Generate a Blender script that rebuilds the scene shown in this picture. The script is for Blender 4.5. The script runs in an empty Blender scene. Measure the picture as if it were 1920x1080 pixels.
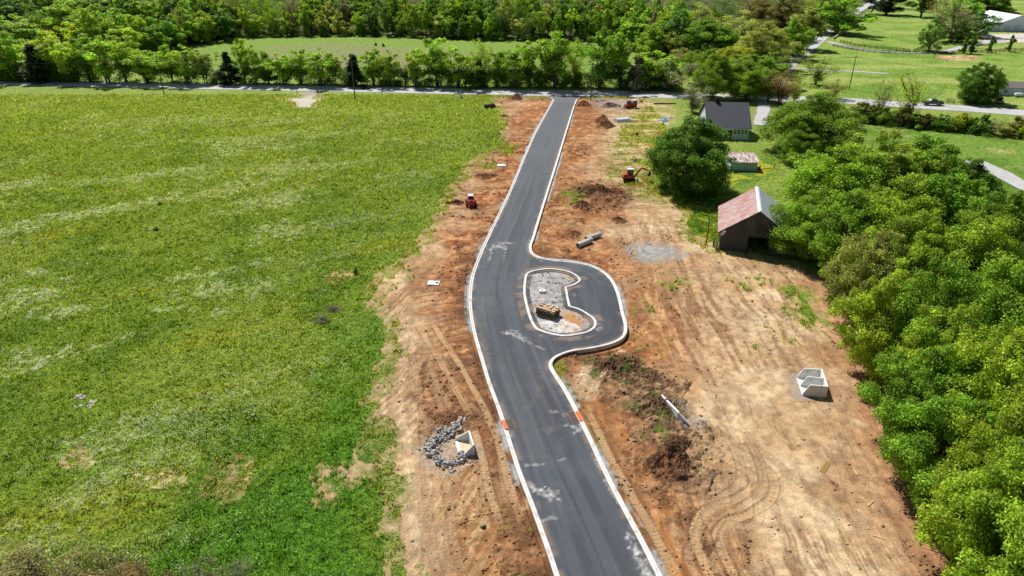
import bpy, math, random
import numpy as np
from mathutils import Vector, Matrix
sc = bpy.context.scene
C = sc.collection
R_ = math.radians
# ------------------------------------------------------------------ survey: photo coordinates -> the flat ground
F = 1320.0; PITCH = R_(26.8); HC = 45.0
cp, sp = math.cos(PITCH), math.sin(PITCH)
def G(px, py, z=0.0):
    u = (px-960.0)/F; v = (540.0-py)/F
    dy = cp+v*sp; dz = -sp+v*cp
    t = (z-HC)/dz
    return np.array([u*t, dy*t, z])
def Gs(pts, z=0.0):
    return np.array([G(a, b, z)[:2] for a, b in pts])
def depth(P): return P[1]*cp+(HC-P[2])*sp
def ppm(P): return F/depth(P)                  # photo pixels per metre at P
def z_at(P, py):
    k = (540.0-py)/F
    w = P[1]*(sp-k*cp)/(cp+k*sp)
    return HC-w
# ------------------------------------------------------------------ numpy helpers
_rt = np.random.RandomState(7).rand(16, 256, 256)
def vn(x, y, s=0):
    T = _rt[s % 16]
    xi = np.floor(x).astype(np.int64); yi = np.floor(y).astype(np.int64)
    fx = x-xi; fy = y-yi
    fx = fx*fx*(3-2*fx); fy = fy*fy*(3-2*fy)
    a = T[xi & 255, yi & 255]; b = T[(xi+1) & 255, yi & 255]
    c = T[xi & 255, (yi+1) & 255]; d = T[(xi+1) & 255, (yi+1) & 255]
    return (a*(1-fx)+b*fx)*(1-fy)+(c*(1-fx)+d*fx)*fy
def fbm(x, y, scale, octv=4, s=0, gain=.5):
    x = np.asarray(x, float)/scale+13.7*s; y = np.asarray(y, float)/scale-7.3*s
    out = 0; amp = 1; tot = 0
    for o in range(octv):
        out = out+amp*vn(x, y, s+o); tot += amp; amp *= gain
        x, y = (x*1.62-y*1.18)+17.1, (x*1.18+y*1.62)-9.2
    return out/tot
def sst(a, b, x):
    t = np.clip((x-a)/(b-a), 0, 1); return t*t*(3-2*t)
def catmull(pts, n=8, closed=False):
    P = np.asarray(pts, float); N = len(P); out = []
    for i in range(N if closed else N-1):
        if closed: p0, p1, p2, p3 = P[(i-1) % N], P[i], P[(i+1) % N], P[(i+2) % N]
        else: p0, p1, p2, p3 = P[max(i-1, 0)], P[i], P[i+1], P[min(i+2, N-1)]
        for k in range(n):
            t = k/n
            out.append(.5*((2*p1)+(-p0+p2)*t+(2*p0-5*p1+4*p2-p3)*t*t+(-p0+3*p1-3*p2+p3)*t**3))
    if not closed: out.append(P[-1])
    return np.array(out)
def seg_dist(x, y, poly, closed=False):
    """distance to a polyline, arclength of nearest point, side sign"""
    n = len(poly); best = np.full(x.shape, 1e9); al = np.zeros(x.shape); sg = np.zeros(x.shape); acc = 0
    for i in range(n if closed else n-1):
        ax, ay = poly[i]; bx, by = poly[(i+1) % n]
        dx, dy = bx-ax, by-ay; L2 = dx*dx+dy*dy+1e-12; L = math.sqrt(L2)
        t = np.clip(((x-ax)*dx+(y-ay)*dy)/L2, 0, 1)
        ex = x-ax-t*dx; ey = y-ay-t*dy
        d = ex*ex+ey*ey
        m = d < best
        best = np.where(m, d, best); al = np.where(m, acc+t*L, al)
        sg = np.where(m, np.sign(dx*ey-dy*ex), sg); acc += L
    return np.sqrt(best), al, sg
def inside(x, y, poly):
    r = np.zeros(x.shape, bool); n = len(poly)
    for i in range(n):
        ax, ay = poly[i]; bx, by = poly[(i+1) % n]
        if ay == by: continue
        c = ((ay > y) != (by > y)) & (x < (bx-ax)*(y-ay)/(by-ay)+ax)
        r ^= c
    return r
def sdf(x, y, poly, far=25.0):
    """signed distance, + inside; only worked out near the polygon"""
    out = np.full(x.shape, -far)
    x0, y0 = poly.min(0)-far; x1, y1 = poly.max(0)+far
    m = (x > x0) & (x < x1) & (y > y0) & (y < y1)
    if m.any():
        xs, ys = x[m], y[m]
        d = seg_dist(xs, ys, poly, True)[0]
        out[m] = np.where(inside(xs, ys, poly), d, -d)
    return out
# ------------------------------------------------------------------ outlines traced on the ground
LEFT = catmull(Gs([(1037,187),(1007,240),(985,287),(955,358),(930,410),(912,447),(896,483),(884,517),(879,553),(880,587),(887,627),(901,677),(914,720),(933,772),(957,848),(972,893),(990,940),(1008,990),(1024,1035),(1038,1078),(1062,1150)]), 6)
RIGHT = catmull(Gs([(1083,187),(1077,202),(1063,247),(1047,300),(1029,358),(1013,410),(1002,447),(997,462),(1000,475),(1015,483),(1040,487),(1073,490),(1107,497),(1132,509),(1150,527),(1162,553),(1170,587),(1176,611),(1174,628),(1163,639),(1140,648),(1107,655),(1073,660),(1050,668),(1038,677),(1036,688),(1044,703),(1060,727),(1080,763),(1107,817),(1140,887),(1173,950),(1207,1013),(1240,1078),(1277,1150)]), 6)
ISL = Gs([(982,530),(985,516),(993,510),(1010,506),(1030,504),(1050,506),(1068,510),(1082,517),(1089,525),(1087,530),(1077,536)])
ISL2 = Gs([(1070,575),(1087,580),(1103,589),(1115,598),(1119,608),(1115,617),(1102,625),(1083,629),(1060,632),(1035,629),(1015,623),(1002,616),(992,597),(985,573),(981,552)])
cA = catmull(ISL, 6); cB = catmull(ISL2, 6)
ISLAND = np.vstack([cA, Gs([(1063,540)]), Gs([(1066,558)]), cB, Gs([(981,540)])])
FL = catmull(Gs([(945,178),(985,181),(1012,181),(1030,183),(1037,187)]), 4)
FR = catmull(Gs([(1150,179),(1110,181),(1095,182),(1087,184),(1083,187)]), 4)
ROADPOLY = np.vstack([FL[:-1], LEFT, RIGHT[::-1], FR[::-1][1:]])
HWY = catmull(Gs([(-500,146),(-200,150),(0,155),(320,161),(640,167),(985,174),(1150,176),(1290,180),(1400,183),(1500,186),(1600,190),(1700,197),(1800,203),(1920,212),(2150,235),(2400,270)]), 4)
SIDE = catmull(Gs([(1440,180),(1465,140),(1482,118),(1515,92),(1548,64),(1575,42),(1605,22),(1640,4),(1680,-10)]), 5)
DRIVE = catmull(Gs([(1552,78),(1600,90),(1660,97),(1720,99),(1775,96),(1810,86),(1850,80),(1900,72),(1960,70)]), 5)
PATH = catmull(Gs([(1480,126),(1540,132),(1600,134),(1665,138)]), 4)
HDRIVE = catmull(Gs([(1425,183),(1432,200),(1428,218),(1424,235)]), 4)
RDRIVE = catmull(Gs([(1820,300),(1870,322),(1895,336),(1925,352),(1990,385)]), 4)
DIRT_L = Gs([(1040,184),(985,183),(957,182),(925,186),(930,196),(945,212),(942,240),(946,272),(915,288),(880,306),(874,330),(846,354),(838,385),(812,420),(790,458),(762,492),(735,505),(700,535),(708,570),(728,600),(738,640),(728,680),(716,712),(700,760),(688,830),(676,885),(712,915),(738,955),(724,1000),(748,1050),(735,1160),(1100,1160),(1000,850),(930,600),(950,450),(1040,230)])
DIRT_R = Gs([(1075,183),(1215,184),(1190,215),(1165,260),(1150,300),(1152,330),(1195,350),(1240,372),(1282,394),(1280,430),(1335,468),(1400,478),(1500,498),(1600,540),(1660,600),(1730,680),(1800,800),(1880,900),(1960,1000),(2050,1160),(1200,1160),(1060,800),(1030,600),(980,450),(1050,250)])
SPARSE = Gs([(1140,340),(1150,270),(1165,230),(1195,186),(1245,186),(1270,215),(1235,250),(1215,300),(1210,345),(1240,385),(1200,372)])
GR_IN = [(Gs([(1474,538),(1512,545),(1548,600),(1532,622),(1492,600)]), .9), (Gs([(1195,522),(1300,508),(1470,520),(1492,545),(1350,547),(1230,552)]), .42),
         (Gs([(1160,575),(1195,560),(1245,620),(1255,665),(1185,630)]), .45), (Gs([(1390,612),(1500,600),(1515,640),(1420,648)]), .45),
         (Gs([(1190,765),(1260,790),(1372,890),(1345,895),(1215,815)]), .4), (Gs([(1062,362),(1085,360),(1088,385),(1070,388)]), .6),
         (Gs([(690,800),(722,792),(740,838),(715,880),(692,860)]), .95), (Gs([(712,900),(756,902),(756,928),(725,938)]), .9),
         (Gs([(735,510),(770,500),(765,530),(735,540)]), .5), (Gs([(905,300),(920,300),(915,318),(906,316)]), .8),(Gs([(940,275),(962,272),(960,288),(944,290)]), .8)]
BARE = [(p, w) for p, w in [(Gs([(600,885),(640,880),(655,915),(615,940)]), 1), (Gs([(262,899),(330,897),(332,908),(265,906)]), .9), (Gs([(420,870),(455,868),(462,905),(430,925),(385,925)]), .6),
        (Gs([(138,848),(155,846),(152,868),(138,868)]), .9), (Gs([(617,513),(652,511),(655,520),(622,523)]), 1), (Gs([(585,655),(640,655),(700,740),(690,780)]), .0),
        (Gs([(540,185),(585,180),(600,186),(586,202),(555,203)]), .9), (Gs([(520,184),(612,183),(608,188),(525,188)]), .8),
        (Gs([(1752,105),(1838,105),(1830,115),(1760,113)]), 1), (Gs([(1658,245),(1680,248),(1705,258),(1672,254)]), .8), (Gs([(1858,280),(1900,282),(1895,288),(1862,286)]), .7)]]
RED_R = [Gs([(1100,480),(1200,470),(1240,560),(1280,660),(1300,720),(1180,740),(1090,700),(1180,650),(1180,560)]),
         Gs([(1050,680),(1180,700),(1240,780),(1300,860),(1350,960),(1420,1160),(1270,1160),(1180,950),(1080,750)]),
         Gs([(1060,200),(1110,190),(1110,260),(1090,330),(1180,350),(1180,420),(1100,430),(1010,470),(1020,380)])]
BAND_R = Gs([(1500,500),(1590,540),(1660,640),(1730,780),(1830,950),(1950,1160),(1730,1160),(1640,960),(1590,820),(1560,700),(1530,600),(1480,530)])
# zones of worked soil: outline, two colours, strength, softness, roughness, ridging, swell
ZN = [(Gs([(735,600),(790,600),(802,700),(792,800),(830,900),(818,1000),(832,1160),(738,1160),(735,960),(700,830),(730,700)]), [.56,.385,.215], [.66,.49,.30], .8, 1.0, .05, .1, 0),
 (Gs([(768,690),(790,660),(835,690),(872,745),(892,820),(878,850),(850,828),(800,806),(772,770)]), [.21,.095,.045], [.40,.20,.09], .9, .9, .75, .6, .25),
 (Gs([(840,620),(880,640),(900,700),(925,770),(950,850),(932,850),(900,770),(870,700)]), [.19,.085,.042], [.38,.18,.08], .8, .6, .7, .2, .1),
 (Gs([(805,890),(865,858),(905,880),(945,960),(978,1050),(990,1160),(842,1160),(822,1000)]), [.40,.205,.085], [.56,.36,.18], .85, 1.2, .35, 1.0, .1),
 (Gs([(925,900),(962,900),(1000,1010),(1020,1080),(1045,1160),(975,1160),(950,1000)]), [.16,.075,.038], [.34,.17,.08], .9, .8, .9, .2, .15),
 (Gs([(1064,742),(1090,762),(1150,862),(1212,982),(1262,1080),(1300,1160),(1395,1160),(1310,1040),(1245,935),(1192,850),(1142,792),(1100,742)]), [.50,.215,.070], [.58,.30,.13], .9, .7, .12, .15, -.1),
 (Gs([(1192,830),(1230,870),(1300,960),(1370,1080),(1400,1160),(1360,1160),(1290,1040),(1240,950),(1190,870)]), [.20,.095,.048], [.40,.22,.11], .85, .7, .7, .2, .15),
 (Gs([(1066,664),(1110,655),(1170,660),(1240,688),(1272,718),(1262,748),(1306,800),(1340,850),(1318,905),(1272,908),(1215,862),(1190,802),(1160,752),(1112,716),(1078,700)]), [.135,.072,.042], [.34,.215,.115], .92, .9, 1.0, .3, .35),
 (Gs([(1070,698),(1116,712),(1104,742),(1088,740)]), [.55,.38,.22], [.66,.50,.33], .9, .5, .05, 0, 0),
 (Gs([(868,470),(896,470),(886,520),(880,560),(884,610),(870,600),(862,540)]), [.17,.075,.038], [.33,.15,.07], .85, .6, .8, .2, .1),
 (Gs([(1080,340),(1190,345),(1200,380),(1150,395),(1080,400),(1065,370)]), [.20,.09,.045], [.38,.19,.09], .75, 1.0, .7, .2, .1),
 (Gs([(1160,480),(1240,520),(1262,600),(1250,660),(1200,640),(1195,560)]), [.42,.20,.085], [.54,.32,.15], .7, 1.2, .25, .8, 0)]
ZN.append((Gs([(834,818),(858,810),(884,804),(894,834),(866,862),(842,854)]), [.52,.34,.17], [.60,.42,.24], .9, .4, .0, 0, -.28))
DROP = Gs([(1173,585),(1192,608),(1190,648),(1150,672),(1095,670),(1100,656),(1140,648),(1165,638),(1175,620)])
PALE = [Gs([(1285,565),(1440,560),(1490,600),(1430,650),(1300,645)]), Gs([(1440,900),(1500,880),(1560,980),(1500,1060),(1440,1000)]), Gs([(740,600),(800,640),(790,760),(740,900),(740,1080),(810,1080),(800,880),(850,700),(820,600)])]
LAWN = Gs([(1490,130),(1520,95),(1560,70),(1640,10),(1700,-40),(2300,-40),(2300,230),(1920,200),(1700,188),(1560,182),(1470,176)])
LAWN2 = Gs([(1610,232),(1700,240),(1950,270),(2300,330),(2300,600),(1950,480),(1800,330),(1600,260)])
BACKF = Gs([(330,96),(345,82),(400,74),(460,68),(640,66),(900,72),(1160,74),(1260,105),(1280,150),(900,140),(330,130)])
BTAN = Gs([(500,88),(640,82),(760,90),(900,100),(930,130),(600,130),(480,110)])
LUSH = Gs([(470,930),(560,830),(640,720),(640,640),(690,560),(740,600),(740,660),(700,780),(760,960),(760,1160),(150,1160)])
PAD = Gs([(1845,64),(2000,62),(2000,78),(1880,80),(1835,84)])
YARD = Gs([(1278,392),(1285,430),(1340,470),(1350,420),(1345,380),(1460,330),(1470,280),(1380,300),(1240,375)])
TRACKS = [  # centreline, half gauge, tread width, strength
    (Gs([(790,600),(830,660),(880,745),(915,830),(940,920),(962,1000)]), .95, .45, 1.0),
    (Gs([(780,640),(800,720),(812,800),(818,900),(830,1000),(850,1100)]), .95, .42, .7),
    (Gs([(760,560),(745,650),(750,760),(770,860),(775,980),(790,1100)]), .9, .4, .5),
    (Gs([(1080,760),(1120,850),(1165,930),(1205,1000),(1260,1100)]), 1.0, .5, 1.0),
    (Gs([(1330,830),(1385,860),(1425,890),(1425,920),(1395,945),(1345,965),(1325,1000),(1345,1060),(1370,1120)]), .95, .5, 1.2),
    (Gs([(1370,800),(1400,860),(1402,910),(1350,950),(1300,965)]), .95, .45, .8),
    (Gs([(1120,570),(1200,520),(1290,510),(1400,500),(1490,505),(1560,540),(1600,620),(1640,720),(1700,860),(1790,1020)]), 1.0, .5, .6),
    (Gs([(1195,440),(1178,455),(1160,480),(1140,500)]), 1.1, .3, .9),
    (Gs([(1220,400),(1212,440),(1190,475),(1150,505)]), 1.1, .3, .8),
    (Gs([(1200,700),(1290,690),(1330,720),(1400,800)]), .9, .4, .5),
    (Gs([(1075,440),(1090,430),(1110,432),(1115,450)]), 1.0, .3, .5),
    (Gs([(1500,620),(1540,720),(1590,860),(1650,1000),(1720,1120)]), 1.0, .4, .4)]
_tr = random.Random(8)
TRACKS = [(catmull(p+np.array([[_tr.uniform(-w_, w_), _tr.uniform(-w_, w_)] for _ in p]), 6), a, b*(1 if w_ < .2 else .9), c*f_) for p, a, b, c in TRACKS for w_, f_ in ((.05, .75), (1.5, .5))]
def lerp(a, b, t):
    t = np.asarray(t)[..., None]; return a*(1-t)+np.asarray(b)*t
def road_sd(x, y):
    """distance inside (+) / outside (-) of any paved surface"""
    a = sdf(x, y, ROADPOLY)
    b = sdf(x, y, ISLAND)
    a = np.minimum(a, -b)
    h = np.full(x.shape, -25.0)
    for L, w in ((HWY, 4.2), (SIDE, 2.8), (DRIVE, 1.7), (PATH, 1.0), (HDRIVE, 1.6), (RDRIVE, 2.2)):
        m = (x > L[:, 0].min()-8) & (x < L[:, 0].max()+8) & (y > L[:, 1].min()-8) & (y < L[:, 1].max()+8)
        if m.any():
            d = w-seg_dist(x[m], y[m], L)[0]
            h[m] = np.maximum(h[m], d)
    return np.maximum(a, h), a, b
def ground_eval(x, y):
    """colour, height and vegetation mask of the ground at x, y (arrays)"""
    wx = x+(fbm(x, y, 2.2, 4, 1)-.5)*3.2; wy = y+(fbm(x, y, 2.2, 4, 2)-.5)*3.2
    sd, rsd, isd = road_sd(x, y)
    n1 = fbm(x, y, 26, 4, 3); n2 = fbm(x, y, 7, 4, 4); n3 = fbm(x, y, 1.6, 4, 5); n4 = fbm(x, y, .55, 3, 6)
    # ---- meadow
    u = x*.87+y*.5; v = -x*.5+y*.87                         # mowing direction
    st = fbm(u*.12, v, 1.6, 4, 7)
    col = np.zeros(x.shape+(3,))+np.array([.160, .236, .027])
    col = lerp(col, [.205, .272, .042], sst(.40, .70, n1*.6+st*.4))
    col = lerp(col, [.088, .165, .017], sst(.52, .70, n2)*.6)
    col = lerp(col, [.30, .29, .03], sst(.66, .82, fbm(u*.25, v, 5, 3, 8))*.35)
    fl = sst(.50, .62, fbm(u*.45, v, 6.5, 4, 9)*.65+n3*.35)*sst(-20, -45, x-(y-100)*.12)*sst(.28, .5, n1+.1)
    col = lerp(col, [.38, .43, .24], fl*.85*sst(.4, .6, n4))
    lush = sst(-6, 7, sdf(x, y, LUSH, 14)+(n2-.5)*12)
    col = lerp(col, [.072, .190, .015], lush*.85)
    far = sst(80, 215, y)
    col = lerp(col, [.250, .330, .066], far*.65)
    # right hand lawns, back field
    def zone(poly, soft, amp=0.0, far_=14):
        return sst(-soft, soft, sdf(wx, wy, poly, far_)+(n2-.5)*amp)
    z = zone(LAWN, 2, 2); hx = fbm(x*.25, y, 9, 4, 11)
    lawn = lerp(lerp(np.zeros(x.shape+(3,))+np.array([.235, .330, .062]), [.150, .262, .035], sst(.4, .65, n2)), [.31, .36, .095], sst(.5, .7, hx))
    col = col*(1-z[..., None])+lawn*z[..., None]
    z = zone(LAWN2, 1.5, 2)
    col = col*(1-z[..., None])+lerp(lerp(np.zeros(x.shape+(3,))+np.array([.155, .265, .038]), [.10, .19, .02], sst(.45, .62, n2)), [.24, .30, .07], sst(.55, .7, hx))*z[..., None]
    z = zone(BACKF, 2, 2)
    bf = lerp(np.zeros(x.shape+(3,))+np.array([.190, .290, .050]), [.24, .235, .11], zone(BTAN, 6, 6)*(.4+.6*sst(.35, .6, hx)))
    col = col*(1-z[..., None])+bf*z[..., None]
    z = zone(YARD, 1.5, 2)
    col = lerp(lerp(col, [.115, .20, .022], z), [.33, .33, .03], z*sst(.56, .66, fbm(x, y, 2.5, 3, 12)))
    # woodland floor
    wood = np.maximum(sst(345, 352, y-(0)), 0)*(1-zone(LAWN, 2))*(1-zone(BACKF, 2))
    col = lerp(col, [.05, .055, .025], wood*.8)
    grass = np.ones(x.shape)
    # ---- bare soil
    zd = np.maximum(sdf(wx, wy, DIRT_L, 14), sdf(wx, wy, DIRT_R, 14))
    dirt = sst(-.5, .5, zd+(n3-.5)*1.2)
    spz = sst(-2.5, 2.5, sdf(wx, wy, SPARSE, 10))
    spd = sst(-.12, .12, (fbm(x*.35, y, 1.4, 4, 13)-.47)+(n2-.5)*.6)*.65+.2
    dirt = dirt*(1-spz)+spz*spd
    for P, w in GR_IN:
        gz = sst(-.6, .6, sdf(wx, wy, P, 6)+(n3-.5)*1.5)
        dirt = dirt*(1-gz*np.clip(sst(.0, .16, n3-(.84-w*.62))*.35+sst(0, .1, n4*.6+n3*.4-(.86-w*.62))*.9, 0, 1))
    for P, w in BARE:
        if w > 0: dirt = np.maximum(dirt, w*sst(-.3, .5, sdf(x+(wx-x)*.5, y+(wy-y)*.5, P, 5)+(n4-.5)*1.2))
    # stray weeds on the soil and thin ragged edge
    edge = sst(5, .2, zd)*dirt
    dirt = dirt*(1-edge*sst(.64, .70, n3*.5+n4*.5)*.7)
    # colour of soil
    tan = lerp(np.zeros(x.shape+(3,))+np.array([.52, .345, .190]), [.63, .465, .280], sst(.35, .65, fbm(x, y, 3.2, 4, 14)))
    tan = lerp(tan, [.37, .205, .100], sst(.55, .75, n2)*.5)
    kd = -rsd
    red = sst(12.0, 2.5, kd+(n2-.5)*9+sst(60, 160, y)*-1.5)*sst(.25, .45, n3+.1)
    for P in RED_R: red = np.maximum(red, sst(-2, 2.5, sdf(wx, wy, P, 10)+(n2-.5)*7)*.9)
    redc = lerp(np.zeros(x.shape+(3,))+np.array([.355, .145, .055]), [.205, .083, .036], sst(.48, .66, n3))
    redc = lerp(redc, [.50, .255, .108], sst(.54, .68, fbm(x, y, 1.1, 3, 15)))
    red = red*(1-sst(.58, .68, n2)*.45)
    # blade marks, roughly across the road
    wv = (n1-.5)*16; wv2 = (n2-.5)*1.6
    sA = fbm(x*.07, y-x*.06+wv+wv2*.6, .50, 5, 4, .68)*sst(175, 118, y)+fbm(x*.07, y-x*.05+wv, 1.0, 5, 5, .66)*sst(118, 175, y)   # across the road
    sB = fbm(x*.92-y*.38+wv2, (x*.38+y*.92)*.06, .46, 5, 8, .68)  # along the near road
    sC = fbm(x*.36-y*.93+wv2, (x*.93+y*.36)*.12, .42, 5, 9, .68)  # grader marks slanting up to the kerb
    sD = fbm(x+wv*.35+wv2, y*.085, .55, 5, 6, .68)                            # long passes on the open ground
    up = sst(104, 122, y+(n2-.5)*20)
    lf = (x < 8)*1.0; cm_ = sst(.45, .56, n1)*lf*sst(9, 6, kd)
    low = lf*(sB*(1-cm_)+sC*cm_)+(1-lf)*sD
    blm = sA*up+low*(1-up)
    soil = tan*(1-red[..., None])+redc*red[..., None]
    band = sst(-1.5, 2.5, sdf(wx, wy, BAND_R, 10)+(n2-.5)*2)
    soil = lerp(soil, [.41, .205, .098], band*.85)
    for P in PALE: soil = lerp(soil, [.58, .43, .265], sst(-1.5, 3, sdf(wx, wy, P, 8)+(n3-.5)*3)*.75)
    gate = .25+.75*sst(.44, .60, fbm(x, y, 12, 3, 13))*sst(.3, .5, n2+.08)
    gate = np.maximum(gate, .75*up)
    iso = fbm(x, y*.55, 1.9, 6, 11, .66)
    k = np.clip(.5+(sst(.34, .68, blm)-.5)*gate+(sst(.30, .70, iso)-.5)*(1-gate*.6)*.8, 0, 1)
    red_ = sst(.35, .05, k)*.45*(1-band)+sst(.53, .63, fbm(x+wv2*2, y*.45, 5.5, 5, 3))*.35*(1-band)
    soil = lerp(soil, [.34, .165, .075], red_)
    rough = np.zeros(x.shape); swell = np.zeros(x.shape)
    nc = fbm(x, y, .85, 5, 7, .72)
    for P, cA, cB, s_, so_, ro_, rd_, sw_ in ZN:
        zm = sst(-so_, so_, sdf(wx*.6+x*.4, wy*.6+y*.4, P, 6)+(n3-.5)*2.2)
        cz = lerp(np.zeros(x.shape+(3,))+np.array(cA), cB, sst(.44, .58, nc*(1-rd_*.6)+blm*rd_*.6))
        soil = soil*(1-(zm*s_)[..., None])+cz*(zm*s_)[..., None]
        rough = np.maximum(rough*(1-zm*.8), ro_*zm); swell = swell+sw_*zm; gate = np.maximum(gate*(1-zm*.7), rd_*zm)
    k = k*(1-rough*.6)+rough*.6*sst(.36, .64, nc)
    soil = soil*(.74+.38*k)[..., None]
    soil = soil*(.80+.38*sst(.25, .75, n4))[..., None]
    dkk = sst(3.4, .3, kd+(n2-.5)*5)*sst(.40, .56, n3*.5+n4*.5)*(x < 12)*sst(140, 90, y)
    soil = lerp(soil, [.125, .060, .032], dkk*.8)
    rm = fbm(x, y, 3.5, 5, 10, .62)                          # thin wandering erosion cracks
    crack = sst(.022, .0, np.abs(rm-.5))*sst(.4, .6, n2)
    soil = lerp(soil, [.23, .135, .075], crack*.55*sst(0, 14, x))
    rut = np.zeros(x.shape)
    for L, hg, tw, s in TRACKS:
        x0, y0 = L.min(0)-3; x1, y1 = L.max(0)+3
        m = (x > x0) & (x < x1) & (y > y0) & (y < y1)
        if not m.any(): continue
        d, al, _ = seg_dist(x[m]+(n2[m]-.5)*.6, y[m]+(n3[m]-.5)*.3, L)
        e = np.abs(d-hg)
        t = sst(tw, tw*.55, e)*(.35+.65*sst(.36, .52, n2[m]*.5+n3[m]*.5))
        tread = .5+.5*np.sin(al*2*math.pi/.42+e*3)
        lim = L[-1]; fade = sst(0, 3, al)*sst(0, 4, np.sum(np.linalg.norm(np.diff(L, axis=0), axis=1))-al)
        soil[m] = lerp(soil[m], (np.array([.56, .37, .19]) if s >= .7 else np.array([.42, .27, .155]))*(.80+.34*tread)[..., None], t*fade*min(1, s*1.2)*.85)
        soil[m] = lerp(soil[m], [.16, .085, .045], sst(tw*.35, 0, np.abs(e-tw))*fade*min(1, s)*.55)
        rut[m] += (-.06*t+.03*sst(tw*.6, 0, np.abs(e-tw*1.15))+.02*t*(tread-.5))*fade*min(1, s)
    # gravel: behind the kerbs, round the structures, loose stockpile
    gcol = lerp(np.zeros(x.shape+(3,))+np.array([.40, .39, .375]), [.29, .285, .275], sst(.35, .65, n4))
    gm = sst(.7, .35, kd+(n4-.5)*.5)*sst(.50, .58, fbm(x, y, 5, 3, 2))*(rsd < .2)*(isd < 0)
    def gp(pp, a, soft=.6): return a*sst(-soft, soft, sdf(wx*.4+x*.6, wy*.4+y*.6, Gs(pp), 6)+(n4-.5)*1.5)
    gm = np.maximum(gm, gp([(1183,462),(1205,455),(1240,458),(1283,474),(1268,484),(1225,489),(1195,488),(1186,478)], .95))
    gm = np.maximum(gm, gp([(1486,708),(1504,706),(1512,742),(1495,742)], .85))
    gm = np.maximum(gm, gp([(1268,760),(1290,768),(1306,790),(1290,797),(1272,780)], .6))
    gm = np.maximum(gm, gp([(798,835),(835,805),(860,820),(890,850),(850,878),(810,870)], .5))
    gm = np.maximum(gm, gp([(568,171),(605,171),(596,182),(562,184)], .85))
    gm = np.maximum(gm, gp([(1108,186),(1150,184),(1180,187),(1180,205),(1120,206)], .45, 1.5))
    isl = sst(0, .3, isd)
    ig = lerp(lerp(gcol*1.12, [.48, .30, .17], sst(.53, .63, fbm(x, y, 2.6, 4, 6))*.85), [.10, .105, .115], sst(.55, .7, fbm(x, y, 1.2, 3, 9))*.4)
    rb = Gs([(1045,590),(1070,575),(1100,595),(1108,612),(1085,622),(1050,612)])
    ig = lerp(ig, [.50, .255, .108], sst(-.6, .8, sdf(wx*.4+x*.6, wy*.4+y*.6, rb, 5)+(n3-.5)*2)*.9)
    ws = Gs([(1022,606),(1045,602),(1075,618),(1070,629),(1035,626)])
    ig = lerp(ig, [.72, .72, .71], sst(-.3, .4, sdf(wx*.4+x*.6, wy*.4+y*.6, ws, 5)+(n4-.5)*1.6)*.9)
    soil = lerp(soil, 0*soil+gcol, gm)
    soil = lerp(soil, [.60, .54, .50], gp([(545,184),(585,179),(600,186),(584,202),(556,202)], .85, 1.5))
    dirt = np.maximum(dirt, gm)
    soil = soil*(1-isl[..., None])+ig*isl[..., None]; dirt = np.maximum(dirt, isl)
    # trampled earth along the highway and concrete pad
    hv = sst(-1.6, -.3, sd)*sst(-.0, -.2, sd)*sst(150, 200, y)
    col = lerp(col, [.30, .26, .20], hv*.75*sst(.35, .6, n3))
    pad = sst(-1, 1, sdf(x, y, PAD, 6))
    dirt = np.maximum(dirt, pad); soil = lerp(soil, [.58, .52, .47], pad)
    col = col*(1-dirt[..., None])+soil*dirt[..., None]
    grass = 1-dirt
    # ---- height
    off = sst(0, 4, -sd)
    z = off*((fbm(x, y, 38, 3, 1)-.5)*.5+(n2-.5)*.12)
    z = z+grass*off*((n3-.5)*.42+(n4-.5)*.30)+grass*.05*off
    z = z+dirt*off*((n3-.5)*.05+(n4-.5)*.06+(blm-.5)*.17*gate)+dirt*off*(rough*((nc-.5)*.75+(n3-.5)*.35)+swell)+rut*off
    z = z-.32*sst(0, .12, isd)*sst(.75, .35, isd)-.75*sst(-.3, .4, sdf(x, y, DROP, 4))-.22*sst(.0, .06, kd)*sst(.50, .25, kd)
    z = z+sst(-.05, -.5, rsd)*sst(-3.0, -.6, rsd)*(-.06)
    z = z+sst(362, 460, y)*14*sst(170, 60, x)
    z = np.where(sd > .12, -.06, z)
    return col, z, grass
def gz(x, y):
    return float(ground_eval(np.array([float(x)]), np.array([float(y)]))[1][0])
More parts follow.
